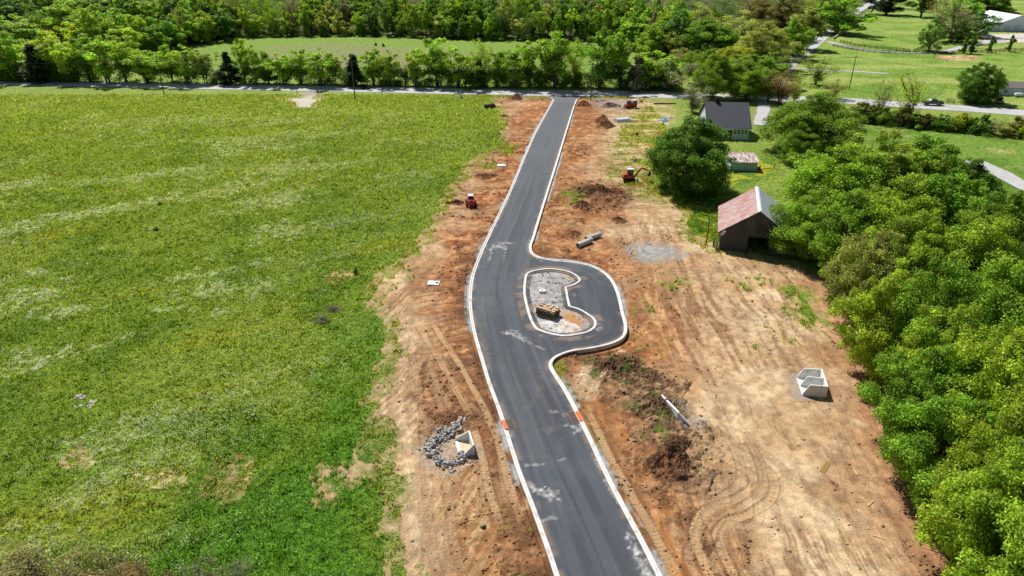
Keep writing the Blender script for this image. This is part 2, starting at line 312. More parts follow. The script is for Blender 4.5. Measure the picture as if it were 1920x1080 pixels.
# ------------------------------------------------------------------ materials
def mat(name, col=(.5,.5,.5), rough=.8, metal=0, spec=.3, attr=None, noise=None, bump=None, wear=None, obcol=False):
    """noise=(scale, amount); bump=(scale, strength, distance); wear=(colour, scale, lo, hi)"""
    m = bpy.data.materials.new(name); m.use_nodes = True
    nt = m.node_tree; N = nt.nodes; L = nt.links
    b = N['Principled BSDF']; b.inputs['Roughness'].default_value = rough; b.inputs['Metallic'].default_value = metal
    b.inputs['Specular IOR Level'].default_value = spec
    b.inputs['Base Color'].default_value = (*col, 1)
    tc = N.new('ShaderNodeTexCoord'); out = None
    if attr:
        a = N.new('ShaderNodeAttribute'); a.attribute_name = attr; out = a.outputs['Color']
    elif obcol:
        a = N.new('ShaderNodeObjectInfo'); out = a.outputs['Color']
    else:
        r = N.new('ShaderNodeRGB'); r.outputs[0].default_value = (*col, 1); out = r.outputs[0]
    if wear:
        n = N.new('ShaderNodeTexNoise'); n.inputs['Scale'].default_value = wear[1]; n.inputs['Detail'].default_value = 6
        n.inputs['Roughness'].default_value = .65
        L.new(tc.outputs['Object'], n.inputs['Vector'])
        mr = N.new('ShaderNodeMapRange'); mr.inputs[1].default_value = wear[2]; mr.inputs[2].default_value = wear[3]
        L.new(n.outputs['Fac'], mr.inputs[0])
        mx = N.new('ShaderNodeMix'); mx.data_type = 'RGBA'; mx.inputs[7].default_value = (*wear[0], 1)
        L.new(mr.outputs[0], mx.inputs[0]); L.new(out, mx.inputs[6]); out = mx.outputs[2]
    if noise:
        n = N.new('ShaderNodeTexNoise'); n.inputs['Scale'].default_value = noise[0]; n.inputs['Detail'].default_value = 5
        n.inputs['Roughness'].default_value = .7
        L.new(tc.outputs['Object'], n.inputs['Vector'])
        mr = N.new('ShaderNodeMapRange'); mr.inputs[1].default_value = .25; mr.inputs[2].default_value = .75
        mr.inputs[3].default_value = 1-noise[1]; mr.inputs[4].default_value = 1+noise[1]
        L.new(n.outputs['Fac'], mr.inputs[0])
        vm = N.new('ShaderNodeVectorMath'); vm.operation = 'SCALE'
        L.new(out, vm.inputs[0]); L.new(mr.outputs[0], vm.inputs['Scale']); out = vm.outputs[0]
    L.new(out, b.inputs['Base Color'])
    if bump:
        n = N.new('ShaderNodeTexNoise'); n.inputs['Scale'].default_value = bump[0]; n.inputs['Detail'].default_value = 6
        n.inputs['Roughness'].default_value = .7
        L.new(tc.outputs['Object'], n.inputs['Vector'])
        bp = N.new('ShaderNodeBump'); bp.inputs['Strength'].default_value = bump[1]; bp.inputs['Distance'].default_value = bump[2]
        L.new(n.outputs['Fac'], bp.inputs['Height']); L.new(bp.outputs[0], b.inputs['Normal'])
    return m
def leafmat(name, attr='tint', trans=.42, obcol=True, base=(.1,.18,.02), spec=.18):
    m = bpy.data.materials.new(name); m.use_nodes = True
    nt = m.node_tree; N = nt.nodes; L = nt.links
    b = N['Principled BSDF']; b.inputs['Roughness'].default_value = .55; b.inputs['Specular IOR Level'].default_value = spec
    a = N.new('ShaderNodeAttribute'); a.attribute_name = attr; out = a.outputs['Color']
    if obcol:
        oi = N.new('ShaderNodeObjectInfo'); vm = N.new('ShaderNodeVectorMath'); vm.operation = 'MULTIPLY'
        L.new(a.outputs['Color'], vm.inputs[0]); L.new(oi.outputs['Color'], vm.inputs[1]); out = vm.outputs[0]
    L.new(out, b.inputs['Base Color'])
    t = N.new('ShaderNodeBsdfTranslucent')
    vs = N.new('ShaderNodeVectorMath'); vs.operation = 'MULTIPLY'; vs.inputs[1].default_value = (1.35, 1.2, .55)
    L.new(out, vs.inputs[0]); L.new(vs.outputs[0], t.inputs['Color'])
    mx = N.new('ShaderNodeMixShader'); mx.inputs[0].default_value = trans
    L.new(b.outputs[0], mx.inputs[1]); L.new(t.outputs[0], mx.inputs[2])
    L.new(mx.outputs[0], N['Material Output'].inputs['Surface'])
    return m
M = dict(
    leaf=leafmat('leaves'), turf=leafmat('grass_blades', obcol=False, trans=.45),
    bark=mat('bark', (.105,.082,.062), .9, noise=(3,.35), bump=(9,.6,.05)),
    kerb=mat('kerb_concrete', (.66,.655,.635), .85, noise=(.9,.12), wear=((.40,.31,.22),1.1,.50,.74), bump=(30,.3,.01)),
    conc=mat('precast_concrete', (.62,.62,.60), .85, noise=(1.6,.14), wear=((.42,.41,.38),1.1,.52,.8), bump=(14,.3,.02)),
    concpale=mat('pale_and_sunlit_concrete', (.76,.76,.74), .8, noise=(2,.08)),
    dark=mat('dark_recess', (.015,.015,.016), .9),
    rock=mat('limestone', (.40,.385,.365), .85, attr=None, noise=(2.5,.45), bump=(5,.8,.08)),
    outcrop=mat('grey_outcrop', (.45,.42,.40), .9, noise=(2.5,.35), bump=(4,.9,.12)),
    red=mat('red_paint', (.42,.035,.025), .45, spec=.5, noise=(2,.15), wear=((.22,.13,.09),2.2,.6,.8)),
    orange=mat('orange_paint', (.42,.05,.032), .55, noise=(2,.15), wear=((.30,.18,.11),2.2,.6,.85)),
    inlet=mat('orange_safety_cover', (.60,.17,.07), .7, noise=(3,.25)),
    black=mat('black_rubber', (.018,.018,.02), .75, noise=(6,.3)),
    steel=mat('worn_steel', (.20,.19,.18), .5, metal=.7, noise=(3,.25)),
    glass=mat('tinted_glass', (.03,.035,.045), .08, spec=.8),
    white=mat('white_paint', (.74,.76,.78), .6, noise=(1.2,.06)),
    whitesheet=mat('white_plastic', (.72,.78,.84), .4, noise=(1.5,.08)),
    siding=mat('white_siding', (.60,.66,.72), .7, noise=(.8,.07)),
    bluesiding=mat('pale_blue_siding', (.40,.50,.53), .7, noise=(.8,.08)),
    shingle=mat('charcoal_shingles', (.062,.066,.080), .8, noise=(7,.22), wear=((.15,.14,.13),.5,.66,.78)),
    shinglebr=mat('brown_shingles', (.17,.14,.135), .85, noise=(5,.2)),
    pinkroof=mat('faded_pink_roof', (.55,.33,.30), .8, noise=(1.5,.12)),
    wood=mat('weathered_boards', (.072,.072,.071), .9, noise=(1.2,.35), bump=(6,.5,.03)),
    fence=mat('dark_fence_boards', (.055,.048,.042), .9, noise=(2,.3)),
    pole=mat('creosoted_pole', (.115,.098,.08), .9, noise=(3,.25)),
    pine=mat('fresh_lumber', (.60,.43,.26), .8, noise=(4,.25)),
    stone=mat('tan_stone', (.62,.46,.30), .85, noise=(2.2,.35), wear=((.34,.22,.12),2.5,.5,.62), bump=(6,.8,.08)),
    dark_shadestone=mat('dark_rock_and_shaded_stone', (.12,.10,.055), .9, noise=(3,.4)),
    blue=mat('blue_tarp', (.10,.30,.66), .5, noise=(2,.2)),
    brown=mat('rusty_pipe', (.070,.048,.038), .85, noise=(3,.35)),
    concpipe=mat('concrete_pipe', (.50,.50,.49), .85, noise=(2,.1)),
    ply=mat('plywood', (.34,.27,.19), .85, noise=(2,.2)),
    grey=mat('grey_plastic', (.085,.10,.125), .6),
    truck=mat('navy_paint', (.022,.026,.035), .25, spec=.7),
    green=mat('green_paint', (.06,.22,.16), .6),
    puddle=mat('muddy_water', (.30,.19,.055), .06, spec=.6),
    pathm=mat('pale_gravel_drive', (.44,.43,.43), .9, noise=(.6,.2), bump=(8,.4,.05)),
)
def rust_roof(name, a, b, sc_, lo, hi, ribs):
    m = mat(name, a, .45, metal=.15, spec=.5, noise=(1.2,.12))
    N = m.node_tree.nodes; L = m.node_tree.links; bs = N['Principled BSDF']
    src = bs.inputs['Base Color'].links[0].from_socket
    tc = N.new('ShaderNodeTexCoord'); mp = N.new('ShaderNodeMapping'); mp.inputs['Scale'].default_value = ribs
    L.new(tc.outputs['Object'], mp.inputs['Vector'])
    n = N.new('ShaderNodeTexNoise'); n.inputs['Scale'].default_value = sc_; n.inputs['Detail'].default_value = 7; n.inputs['Roughness'].default_value = .7
    L.new(mp.outputs[0], n.inputs['Vector'])
    mr = N.new('ShaderNodeMapRange'); mr.inputs[1].default_value = lo; mr.inputs[2].default_value = hi
    L.new(n.outputs['Fac'], mr.inputs[0])
    mx = N.new('ShaderNodeMix'); mx.data_type = 'RGBA'; mx.inputs[7].default_value = (*b, 1)
    L.new(mr.outputs[0], mx.inputs[0]); L.new(src, mx.inputs[6]); L.new(mx.outputs[2], bs.inputs['Base Color'])
    return m
M['barnroof'] = rust_roof('red_streaked_tin', (.60,.56,.55), (.42,.105,.075), 1.3, .37, .62, (.6,3.4,.6))
M['tin'] = rust_roof('grey_and_shaded_tin', (.46,.52,.58), (.36,.38,.40), 1.2, .5, .7, (1,1,1))
M['shedroof'] = rust_roof('rusty_tin', (.62,.60,.58), (.30,.12,.07), 1.0, .44, .58, (2.2,.5,1))
# ------------------------------------------------------------------ object helpers
def link(o, parent=None):
    C.objects.link(o)
    if parent: o.parent = parent
    return o
def tag(o, label=None, cat=None, group=None, kind=None):
    if label: o['label'] = label
    if cat: o['category'] = cat
    if group: o['group'] = group
    if kind: o['kind'] = kind
    return o
def thing(name, loc, rz, label, cat, group=None):
    o = bpy.data.objects.new(name, None); o.empty_display_size = .3
    o.location = loc; o.rotation_euler = (0, 0, rz); C.objects.link(o)
    return tag(o, label, cat, group)
def mesh_np(name, verts, faces, col=None, attr='tint', smooth=False):
    """verts (n,3), faces (m,k) arrays"""
    me = bpy.data.meshes.new(name)
    verts = np.asarray(verts, np.float32); faces = np.asarray(faces, np.int32); k = faces.shape[1]
    me.vertices.add(len(verts)); me.vertices.foreach_set('co', verts.ravel())
    me.loops.add(faces.size); me.loops.foreach_set('vertex_index', faces.ravel())
    me.polygons.add(len(faces)); me.polygons.foreach_set('loop_start', np.arange(0, faces.size, k, dtype=np.int32))
    try: me.polygons.foreach_set('loop_total', np.full(len(faces), k, np.int32))
    except Exception: pass
    if smooth: me.polygons.foreach_set('use_smooth', np.ones(len(faces), bool))
    me.update(calc_edges=True)
    if col is not None:
        a = me.color_attributes.new(attr, 'FLOAT_COLOR', 'POINT')
        c = np.ones((len(verts), 4), np.float32); c[:, :3] = col
        a.data.foreach_set('color', c.ravel())
    return me
class MB:
    def __init__(s): s.v = []; s.f = []
    def add(s, vs, fs):
        n = len(s.v); s.v += [tuple(map(float, q)) for q in vs]; s.f += [tuple(n+i for i in q) for q in fs]; return s
    def box(s, c, d, rz=0, rx=0, ry=0, taper=1.0):
        R = Matrix.Rotation(rz, 3, 'Z') @ Matrix.Rotation(ry, 3, 'Y') @ Matrix.Rotation(rx, 3, 'X')
        vs = []
        for k in (-1, 1):
            t = taper if k > 0 else 1
            for a, b in ((-1,-1),(1,-1),(1,1),(-1,1)):
                vs.append(R @ Vector((a*d[0]/2*t, b*d[1]/2*t, k*d[2]/2))+Vector(c))
        return s.add(vs, [(0,3,2,1),(4,5,6,7),(0,1,5,4),(1,2,6,5),(2,3,7,6),(3,0,4,7)])
    def bar(s, p, q, w, h=None):
        p = Vector(p); q = Vector(q); h = h or w; d = (q-p).normalized()
        u = d.cross(Vector((0,0,1)));  u = Vector((1,0,0)) if u.length < 1e-3 else u.normalized()
        v = u.cross(d)
        vs = [e+u*a*w/2+v*b*h/2 for e in (p, q) for a, b in ((-1,-1),(1,-1),(1,1),(-1,1))]
        return s.add(vs, [(0,1,2,3),(7,6,5,4),(0,4,5,1),(1,5,6,2),(2,6,7,3),(3,7,4,0)])
    def tube(s, pts, rs, n=8, cap=True):
        pts = [Vector(p) for p in pts]
        if not hasattr(rs, '__len__'): rs = [rs]*len(pts)
        vs = []; fs = []
        for i, p in enumerate(pts):
            d = (pts[min(i+1, len(pts)-1)]-pts[max(i-1, 0)]).normalized()
            u = d.cross(Vector((.31,.17,.93)) if abs(d.z) < .9 else Vector((1,0,0))).normalized(); v = d.cross(u)
            for k in range(n):
                a = 2*math.pi*k/n; vs.append(p+(u*math.cos(a)+v*math.sin(a))*rs[i])
        for i in range(len(pts)-1):
            for k in range(n): fs.append((i*n+k, i*n+(k+1) % n, (i+1)*n+(k+1) % n, (i+1)*n+k))
        if cap: fs += [tuple(range(n))[::-1], tuple((len(pts)-1)*n+k for k in range(n))]
        return s.add(vs, fs)
    def pipe(s, p, q, ro, ri, n=16):
        p = Vector(p); q = Vector(q); d = (q-p).normalized(); u = d.cross(Vector((0,0,1))).normalized(); v = u.cross(d)
        vs = []
        for e in (p, q):
            for r in (ro, ri):
                for k in range(n):
                    a = 2*math.pi*k/n; vs.append(e+(u*math.cos(a)+v*math.sin(a))*r)
        fs = []
        for k in range(n):
            j = (k+1) % n
            fs += [(k, j, 2*n+j, 2*n+k), (n+j, n+k, 3*n+k, 3*n+j), (j, k, n+k, n+j), (2*n+k, 2*n+j, 3*n+j, 3*n+k)]
        return s.add(vs, fs)
    def prism(s, poly, a, b, axis='y'):
        """poly of (h, v) extruded along an axis from a to b"""
        n = len(poly)
        f = {'y': lambda h, v, t: (h, t, v), 'x': lambda h, v, t: (t, h, v), 'z': lambda h, v, t: (h, v, t)}[axis]
        vs = [f(h, v, a) for h, v in poly]+[f(h, v, b) for h, v in poly]
        return s.add(vs, [tuple(range(n)), tuple(range(n, 2*n))[::-1]]+[(i, n+i, n+(i+1) % n, (i+1) % n) for i in range(n)])
    def build(s, name, m, parent=None, bevel=0, smooth=False, loc=None, rz=0):
        import bmesh
        me = bpy.data.meshes.new(name); me.from_pydata(s.v, [], s.f)
        bm = bmesh.new(); bm.from_mesh(me); bmesh.ops.recalc_face_normals(bm, faces=bm.faces)
        if bevel: bmesh.ops.bevel(bm, geom=list(bm.edges), offset=bevel, segments=2, affect='EDGES', clamp_overlap=True)
        bm.to_mesh(me); bm.free()
        me.materials.append(M[m] if isinstance(m, str) else m)
        if smooth: me.polygons.foreach_set('use_smooth', [True]*len(me.polygons))
        o = bpy.data.objects.new(name, me); link(o, parent)
        if loc is not None: o.location = loc; o.rotation_euler = (0, 0, rz)
        return o
def at(px, py, dz=0.0, onroad=False):
    p = G(px, py); z = 0.04 if onroad else gz(p[0], p[1])
    return Vector((p[0], p[1], z+dz))
# ------------------------------------------------------------------ ground sheet
def dist_of(py): return G(960, py)[1]
rows = [dist_of(p) for p in np.arange(1230, -70, -1.3)]
rows = [2.0, 12.0, 20.0, 26.0]+[r for r in rows if r > 27]+[1250.0, 1500.0, 1900.0, 2600.0, 4000.0]
rows = np.array(sorted(rows)); NU = 1360
us = np.interp(np.linspace(0, 1, NU), [0, .22, .88, 1], [-1, -.30, .62, 1])
us = np.r_[-6, -4, -2.6, -1.8, -1.3, us, 1.3, 1.8, 2.6, 4, 6]; NU = len(us)
GX = us[None, :]*(.84*(rows[:, None]+26)); GY = np.repeat(rows[:, None], NU, 1)
gc, gzv, gg = ground_eval(GX.ravel(), GY.ravel())
nr = len(rows)
idx = np.arange(nr*NU).reshape(nr, NU)
fc = np.stack([idx[:-1, :-1], idx[:-1, 1:], idx[1:, 1:], idx[1:, :-1]], -1).reshape(-1, 4)
me = mesh_np('ground', np.stack([GX.ravel(), GY.ravel(), gzv], 1), fc, gc, 'soil', smooth=True)
ga = me.attributes.new('turf', 'FLOAT', 'POINT'); ga.data.foreach_set('value', gg.astype(np.float32))
gmat = mat('meadow_and_soil', attr='soil', rough=.92, spec=.12, noise=(7,.38), bump=(6,1.0,.14))
# coarser vegetation mottling only where the turf mask says so
nt = gmat.node_tree; N = nt.nodes; L = nt.links; bs = N['Principled BSDF']
src = bs.inputs['Base Color'].links[0].from_socket
ta = N.new('ShaderNodeAttribute'); ta.attribute_name = 'turf'
tc = N.new('ShaderNodeTexCoord')
n = N.new('ShaderNodeTexNoise'); n.inputs['Scale'].default_value = 1.6; n.inputs['Detail'].default_value = 8; n.inputs['Roughness'].default_value = .75
L.new(tc.outputs['Object'], n.inputs['Vector'])
mr = N.new('ShaderNodeMapRange'); mr.inputs[1].default_value = .38; mr.inputs[2].default_value = .62; mr.inputs[3].default_value = .50; mr.inputs[4].default_value = 1.45
L.new(n.outputs['Fac'], mr.inputs[0])
mm = N.new('ShaderNodeMix'); mm.inputs[2].default_value = 1.0
L.new(ta.outputs['Fac'], mm.inputs[0]); L.new(mr.outputs[0], mm.inputs[3])
vm = N.new('ShaderNodeVectorMath'); vm.operation = 'SCALE'; L.new(src, vm.inputs[0]); L.new(mm.outputs[0], vm.inputs['Scale'])
L.new(vm.outputs[0], bs.inputs['Base Color'])
me.materials.append(gmat)
tag(link(bpy.data.objects.new('ground', me)), kind='structure')
# ------------------------------------------------------------------ new road
S_ = .17
xs = np.arange(ROADPOLY[:, 0].min()-.3, ROADPOLY[:, 0].max()+.3, S_); ys = np.arange(ROADPOLY[:, 1].min()-.3, ROADPOLY[:, 1].max()+.3, S_)
XX, YY = np.meshgrid(xs, ys); fx = XX.ravel(); fy = YY.ravel()
keep = inside(fx, fy, ROADPOLY) & ~(inside(fx, fy, ISLAND) & (sdf(fx, fy, ISLAND, 3) > .25))
near = keep
nx = len(xs); ix = np.arange(len(fx)).reshape(XX.shape)
q = np.stack([ix[:-1, :-1], ix[:-1, 1:], ix[1:, 1:], ix[1:, :-1]], -1).reshape(-1, 4)
q = q[keep[q].all(1)]
used, inv = np.unique(q, return_inverse=True); q = inv.reshape(-1, 4); rx = fx[used]; ry = fy[used]
dL, aL, _ = seg_dist(rx, ry, LEFT); dR, aR, _ = seg_dist(rx, ry, RIGHT)
isd_ = -sdf(rx, ry, ISLAND, 8)
m1 = fbm(rx, ry, 9, 4, 2); m2 = fbm(rx, ry, 1.3, 4, 3); m3 = fbm(rx, ry, .4, 3, 5)
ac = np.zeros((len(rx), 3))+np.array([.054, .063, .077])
stk = fbm(dL, aL*.045, .45, 4, 6); stk2 = fbm(dR, aR*.045, .5, 3, 9)
loop = sst(9.0, 10.5, dL)
s_ = stk*(1-loop)+stk2*loop
ac *= (.80+.40*sst(.3, .7, s_))[:, None]
ac *= (.86+.30*m1)[:, None]; ac *= (.92+.16*m3)[:, None]
# pavement joints between laying passes
for d0 in (3.95,):
    ac *= (1-.42*sst(.13, .03, np.abs(dL-d0+.05*(m2-.5)))*(1-loop))[:, None]
dusty = sst(.50, .68, m1*.5+m2*.5)
ac = lerp(ac, [.16, .155, .15], dusty*.12)
ac = lerp(ac, [.135, .145, .158], sst(60, 200, ry)*.55)  # grazing sheen of the distant road painted in as lighter blue-grey
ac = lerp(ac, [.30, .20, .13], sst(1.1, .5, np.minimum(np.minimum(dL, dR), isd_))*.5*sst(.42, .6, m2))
def stain(pts, w, colr, amt, rough=.25, tail=0):
    global ac
    Lp = catmull(Gs(pts), 6)
    m = (rx > Lp[:, 0].min()-4) & (rx < Lp[:, 0].max()+4) & (ry > Lp[:, 1].min()-4) & (ry < Lp[:, 1].max()+4)
    d, al, _ = seg_dist(rx[m], ry[m], Lp)
    T = max(1e-3, np.sum(np.linalg.norm(np.diff(Lp, axis=0), axis=1)))
    ww = w*(1-(al/T)*(1-tail)) if tail else w
    mk = sst(1.0, .25, d/ww+(m2[m]-.5)*2.6+(m3[m]-.5)*3.2+.15)
    ac[m] = lerp(ac[m], colr, mk*amt*np.clip(.30+(fbm(rx[m], ry[m], .28, 2, 8)-.3)*1.2, 0, 1))
W_ = [.62, .61, .58]
stain([(1038,938),(1030,928),(1012,919),(990,912)], .75, W_, .75, .12, .3)
stain([(1035,930),(1010,915),(992,907)], .3, W_, .6, .2)
stain([(955,625),(962,628),(975,634),(995,645),(1020,655)], .35, W_, .6, .15, .35)
stain([(952,622),(960,620),(972,626),(985,636)], .55, W_, .4, .2, .4)
stain([(925,465),(935,458),(950,456),(948,462),(932,464)], .7, W_, .5, .25)
stain([(950,462),(946,478),(944,490)], .18, W_, .5, .3); stain([(922,468),(919,482),(918,492)], .18, W_, .5, .3)
stain([(1178,1008),(1190,1035),(1205,1062),(1222,1085)], .42, W_, .75, .35)
stain([(1190,1030),(1215,1075)], .2, W_, .6, .4)
stain([(1068,798),(1085,806),(1092,800)], .6, W_, .65, .35); stain([(1066,776),(1074,780)], .4, W_, .6, .3)
stain([(952,822),(962,808)], .35, W_, .5, .3); stain([(955,830),(960,845)], .25, W_, .5, .3)
stain([(985,873),(1010,872),(1030,868)], .16, W_, .45, .4); stain([(1040,865),(1057,862)], .2, W_, .5, .3)
stain([(1015,978),(1030,972),(1050,968)], .22, W_, .35, .4); stain([(1055,950),(1085,950)], .2, W_, .4, .4)
stain([(1110,850),(1135,900),(1160,945)], .16, W_, .5, .5); stain([(998,448),(990,458),(996,472)], .3, W_, .35, .4)
stain([(1030,772),(1040,773)], .3, W_, .4, .3); stain([(985,466),(1000,480),(1015,490)], .12, W_, .4, .3)
stain([(1040,800),(1062,806)], 1.2, [.16,.155,.14], .5, .3)
stain([(1119,618),(1130,612)], .25, W_, .35, .4)
stain([(985,630),(1030,640),(1090,642),(1130,632)], .7, [.045,.047,.052], .5, .3)
stain([(1000,500),(1060,496),(1110,510),(1140,545),(1152,590)], .6, [.046,.048,.053], .5, .3)
stain([(905,640),(930,665),(975,700),(1000,760)], .5, [.045,.047,.052], .45, .3)
for pts_, w_, a_ in (([(1000,470),(985,500),(960,560)], .7, .3), ([(1045,680),(1020,700),(1000,760)], .8, .3), ([(905,560),(902,620),(918,690)], .5, .4), ([(1048,700),(1075,760),(1110,830),(1160,930),(1210,1030)], .45, .35), ([(1072,200),(1050,260),(1035,320),(1015,380)], .35, .3)):
    stain(pts_, w_, [.25, .175, .12], a_)
for off_ in (1.9, 3.3, 5.3, 6.6):
    wp = sst(.30, .05, np.abs(dL-off_+.25*(m1-.5)))*(1-loop)*sst(.42, .58, fbm(rx, ry*.2, 6, 3, 4))
    ac = lerp(ac, [.125, .125, .128], wp*.35)
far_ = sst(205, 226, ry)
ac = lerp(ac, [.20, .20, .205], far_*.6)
rz_ = .030+.012*(fbm(rx, ry, 12, 2, 3)-.5)
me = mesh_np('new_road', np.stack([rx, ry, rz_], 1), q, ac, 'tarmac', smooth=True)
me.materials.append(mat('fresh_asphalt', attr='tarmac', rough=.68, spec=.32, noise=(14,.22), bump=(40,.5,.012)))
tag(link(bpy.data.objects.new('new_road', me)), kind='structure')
# kerbs
def sweep(name, line, side, closed=False, prof=None, m='kerb'):
    P = np.asarray(line, float); n = len(P)
    if closed: T = np.roll(P, -1, 0)-np.roll(P, 1, 0)
    else: T = np.gradient(P, axis=0)
    T /= np.linalg.norm(T, axis=1)[:, None]+1e-9
    Nn = np.stack([-T[:, 1], T[:, 0]], 1)*side
    prof = prof or [(0,-1.3),(0,.135),(.02,.15),(.16,.15),(.19,.13),(.22,.058),(.44,.040),(.44,-.1)]
    V = []; Fc = []
    for i in range(n):
        for o, z in prof: V.append((P[i, 0]+Nn[i, 0]*o, P[i, 1]+Nn[i, 1]*o, z))
    k = len(prof)
    for i in range(n if closed else n-1):
        j = (i+1) % n
        for a in range(k-1): Fc.append((i*k+a, j*k+a, j*k+a+1, i*k+a+1))
    if not closed: Fc += [tuple(range(k)), tuple((n-1)*k+a for a in range(k))[::-1]]
    b = MB(); b.add(V, Fc); return b.build(name, m)
tag(sweep('kerb', LEFT, 1), kind='structure')
tag(sweep('kerb', RIGHT, -1), kind='structure')
area = 0.5*np.sum(ISLAND[:, 0]*np.roll(ISLAND[:, 1], -1)-np.roll(ISLAND[:, 0], -1)*ISLAND[:, 1])
tag(sweep('kerb', ISLAND, 1 if area > 0 else -1, True, prof=[(0,-.1),(0,.10),(.02,.13),(.05,.15),(.34,.15),(.34,-.6)]), kind='structure')
for L_, sd_ in ((FL, 1), (FR, -1)): tag(sweep('kerb', L_[:] if sd_ > 0 else L_, sd_ if sd_ > 0 else 1*sd_*1, prof=[(0,-.2),(0,.10),(.15,.10),(.17,.05),(.30,.045),(.30,-.1)]), kind='structure')
def strip(name, line, hw, z, m, cells=14):
    P = np.asarray(line); T = np.gradient(P, axis=0); T /= np.linalg.norm(T, axis=1)[:, None]
    Nn = np.stack([-T[:, 1], T[:, 0]], 1); k = np.linspace(-1, 1, cells+1)
    jit = (fbm(P[:, 0], P[:, 1], 4, 3, 4)-.5)*.5
    V = np.stack([np.stack([P[:, 0]+Nn[:, 0]*t*(hw+jit), P[:, 1]+Nn[:, 1]*t*(hw+jit), np.full(len(P), z)], 1) for t in k], 1).reshape(-1, 3)
    ii = np.arange(len(P)*(cells+1)).reshape(len(P), cells+1)
    Fq = np.stack([ii[:-1, :-1], ii[:-1, 1:], ii[1:, 1:], ii[1:, :-1]], -1).reshape(-1, 4)
    me = mesh_np(name, V, Fq); me.materials.append(M[m] if isinstance(m, str) else m)
    return tag(link(bpy.data.objects.new(name, me)), kind='structure')
M['oldroad'] = mat('old_asphalt', (.47,.465,.47), .85, noise=(.35,.10), wear=((.37,.37,.38),.12,.5,.7))
strip('highway', catmull(HWY, 3), 4.2, .050, 'oldroad')
strip('side_road', SIDE, 2.8, .056, 'oldroad')
strip('driveway', DRIVE, 1.7, .062, 'pathm'); strip('path', PATH, 1.0, .060, 'pathm')
strip('driveway', HDRIVE, 1.6, .066, 'pathm'); strip('driveway', RDRIVE, 2.2, .06, 'pathm')
# white edge and faint centre lines on the old highway
HW2 = catmull(HWY, 3)
def offset(P, o):
    T = np.gradient(P, axis=0); T /= np.linalg.norm(T, axis=1)[:, None]
    return P+np.stack([-T[:, 1], T[:, 0]], 1)*o
strip('road_marking', offset(HW2, -3.3), .09, .058, mat('faded_white_line', (.55,.55,.54), .8), 1)
strip('road_marking', offset(HW2, .08), .09, .058, mat('faded_yellow_line', (.50,.40,.16), .8), 1)
# ------------------------------------------------------------------ trees
def leaves_np(rng, cen, rad, nleaf, leaf, flat=.75, up=.55, asp=.55, tintv=.30, cl_tint=.20):
    cen = np.asarray(cen, float); rad = np.asarray(rad, float)
    w = rad**2; w /= w.sum(); ci = rng.choice(len(cen), nleaf, p=w)
    d = rng.randn(nleaf, 3); d[:, 2] += .25; d /= np.linalg.norm(d, axis=1)[:, None]
    r = rad[ci]*rng.rand(nleaf)**.38*(1+.25*rng.randn(nleaf)*.5)
    p = cen[ci]+d*r[:, None]*np.array([1, 1, flat])
    nrm = d*.55+rng.randn(nleaf, 3)*.55; nrm[:, 2] += up; nrm /= np.linalg.norm(nrm, axis=1)[:, None]
    t = np.cross(nrm, rng.randn(nleaf, 3)); t /= np.linalg.norm(t, axis=1)[:, None]; b = np.cross(nrm, t)
    s = leaf*(.6+.8*rng.rand(nleaf))[:, None]
    V = np.stack([p-t*s*.5, p+b*s*asp*.5-nrm*s*.08, p+t*s*.5, p-b*s*asp*.5-nrm*s*.08], 1).reshape(-1, 3)
    cl = 1+cl_tint*rng.randn(len(cen))
    tv = np.clip(cl[ci]*(1+tintv*rng.randn(nleaf)), .35, 1.9)
    hue = rng.rand(nleaf)
    tint = np.stack([tv*(.9+.25*hue), tv, tv*(1.1-.3*hue)], 1)
    return V, np.arange(nleaf*4).reshape(-1, 4), np.repeat(tint, 4, 0)
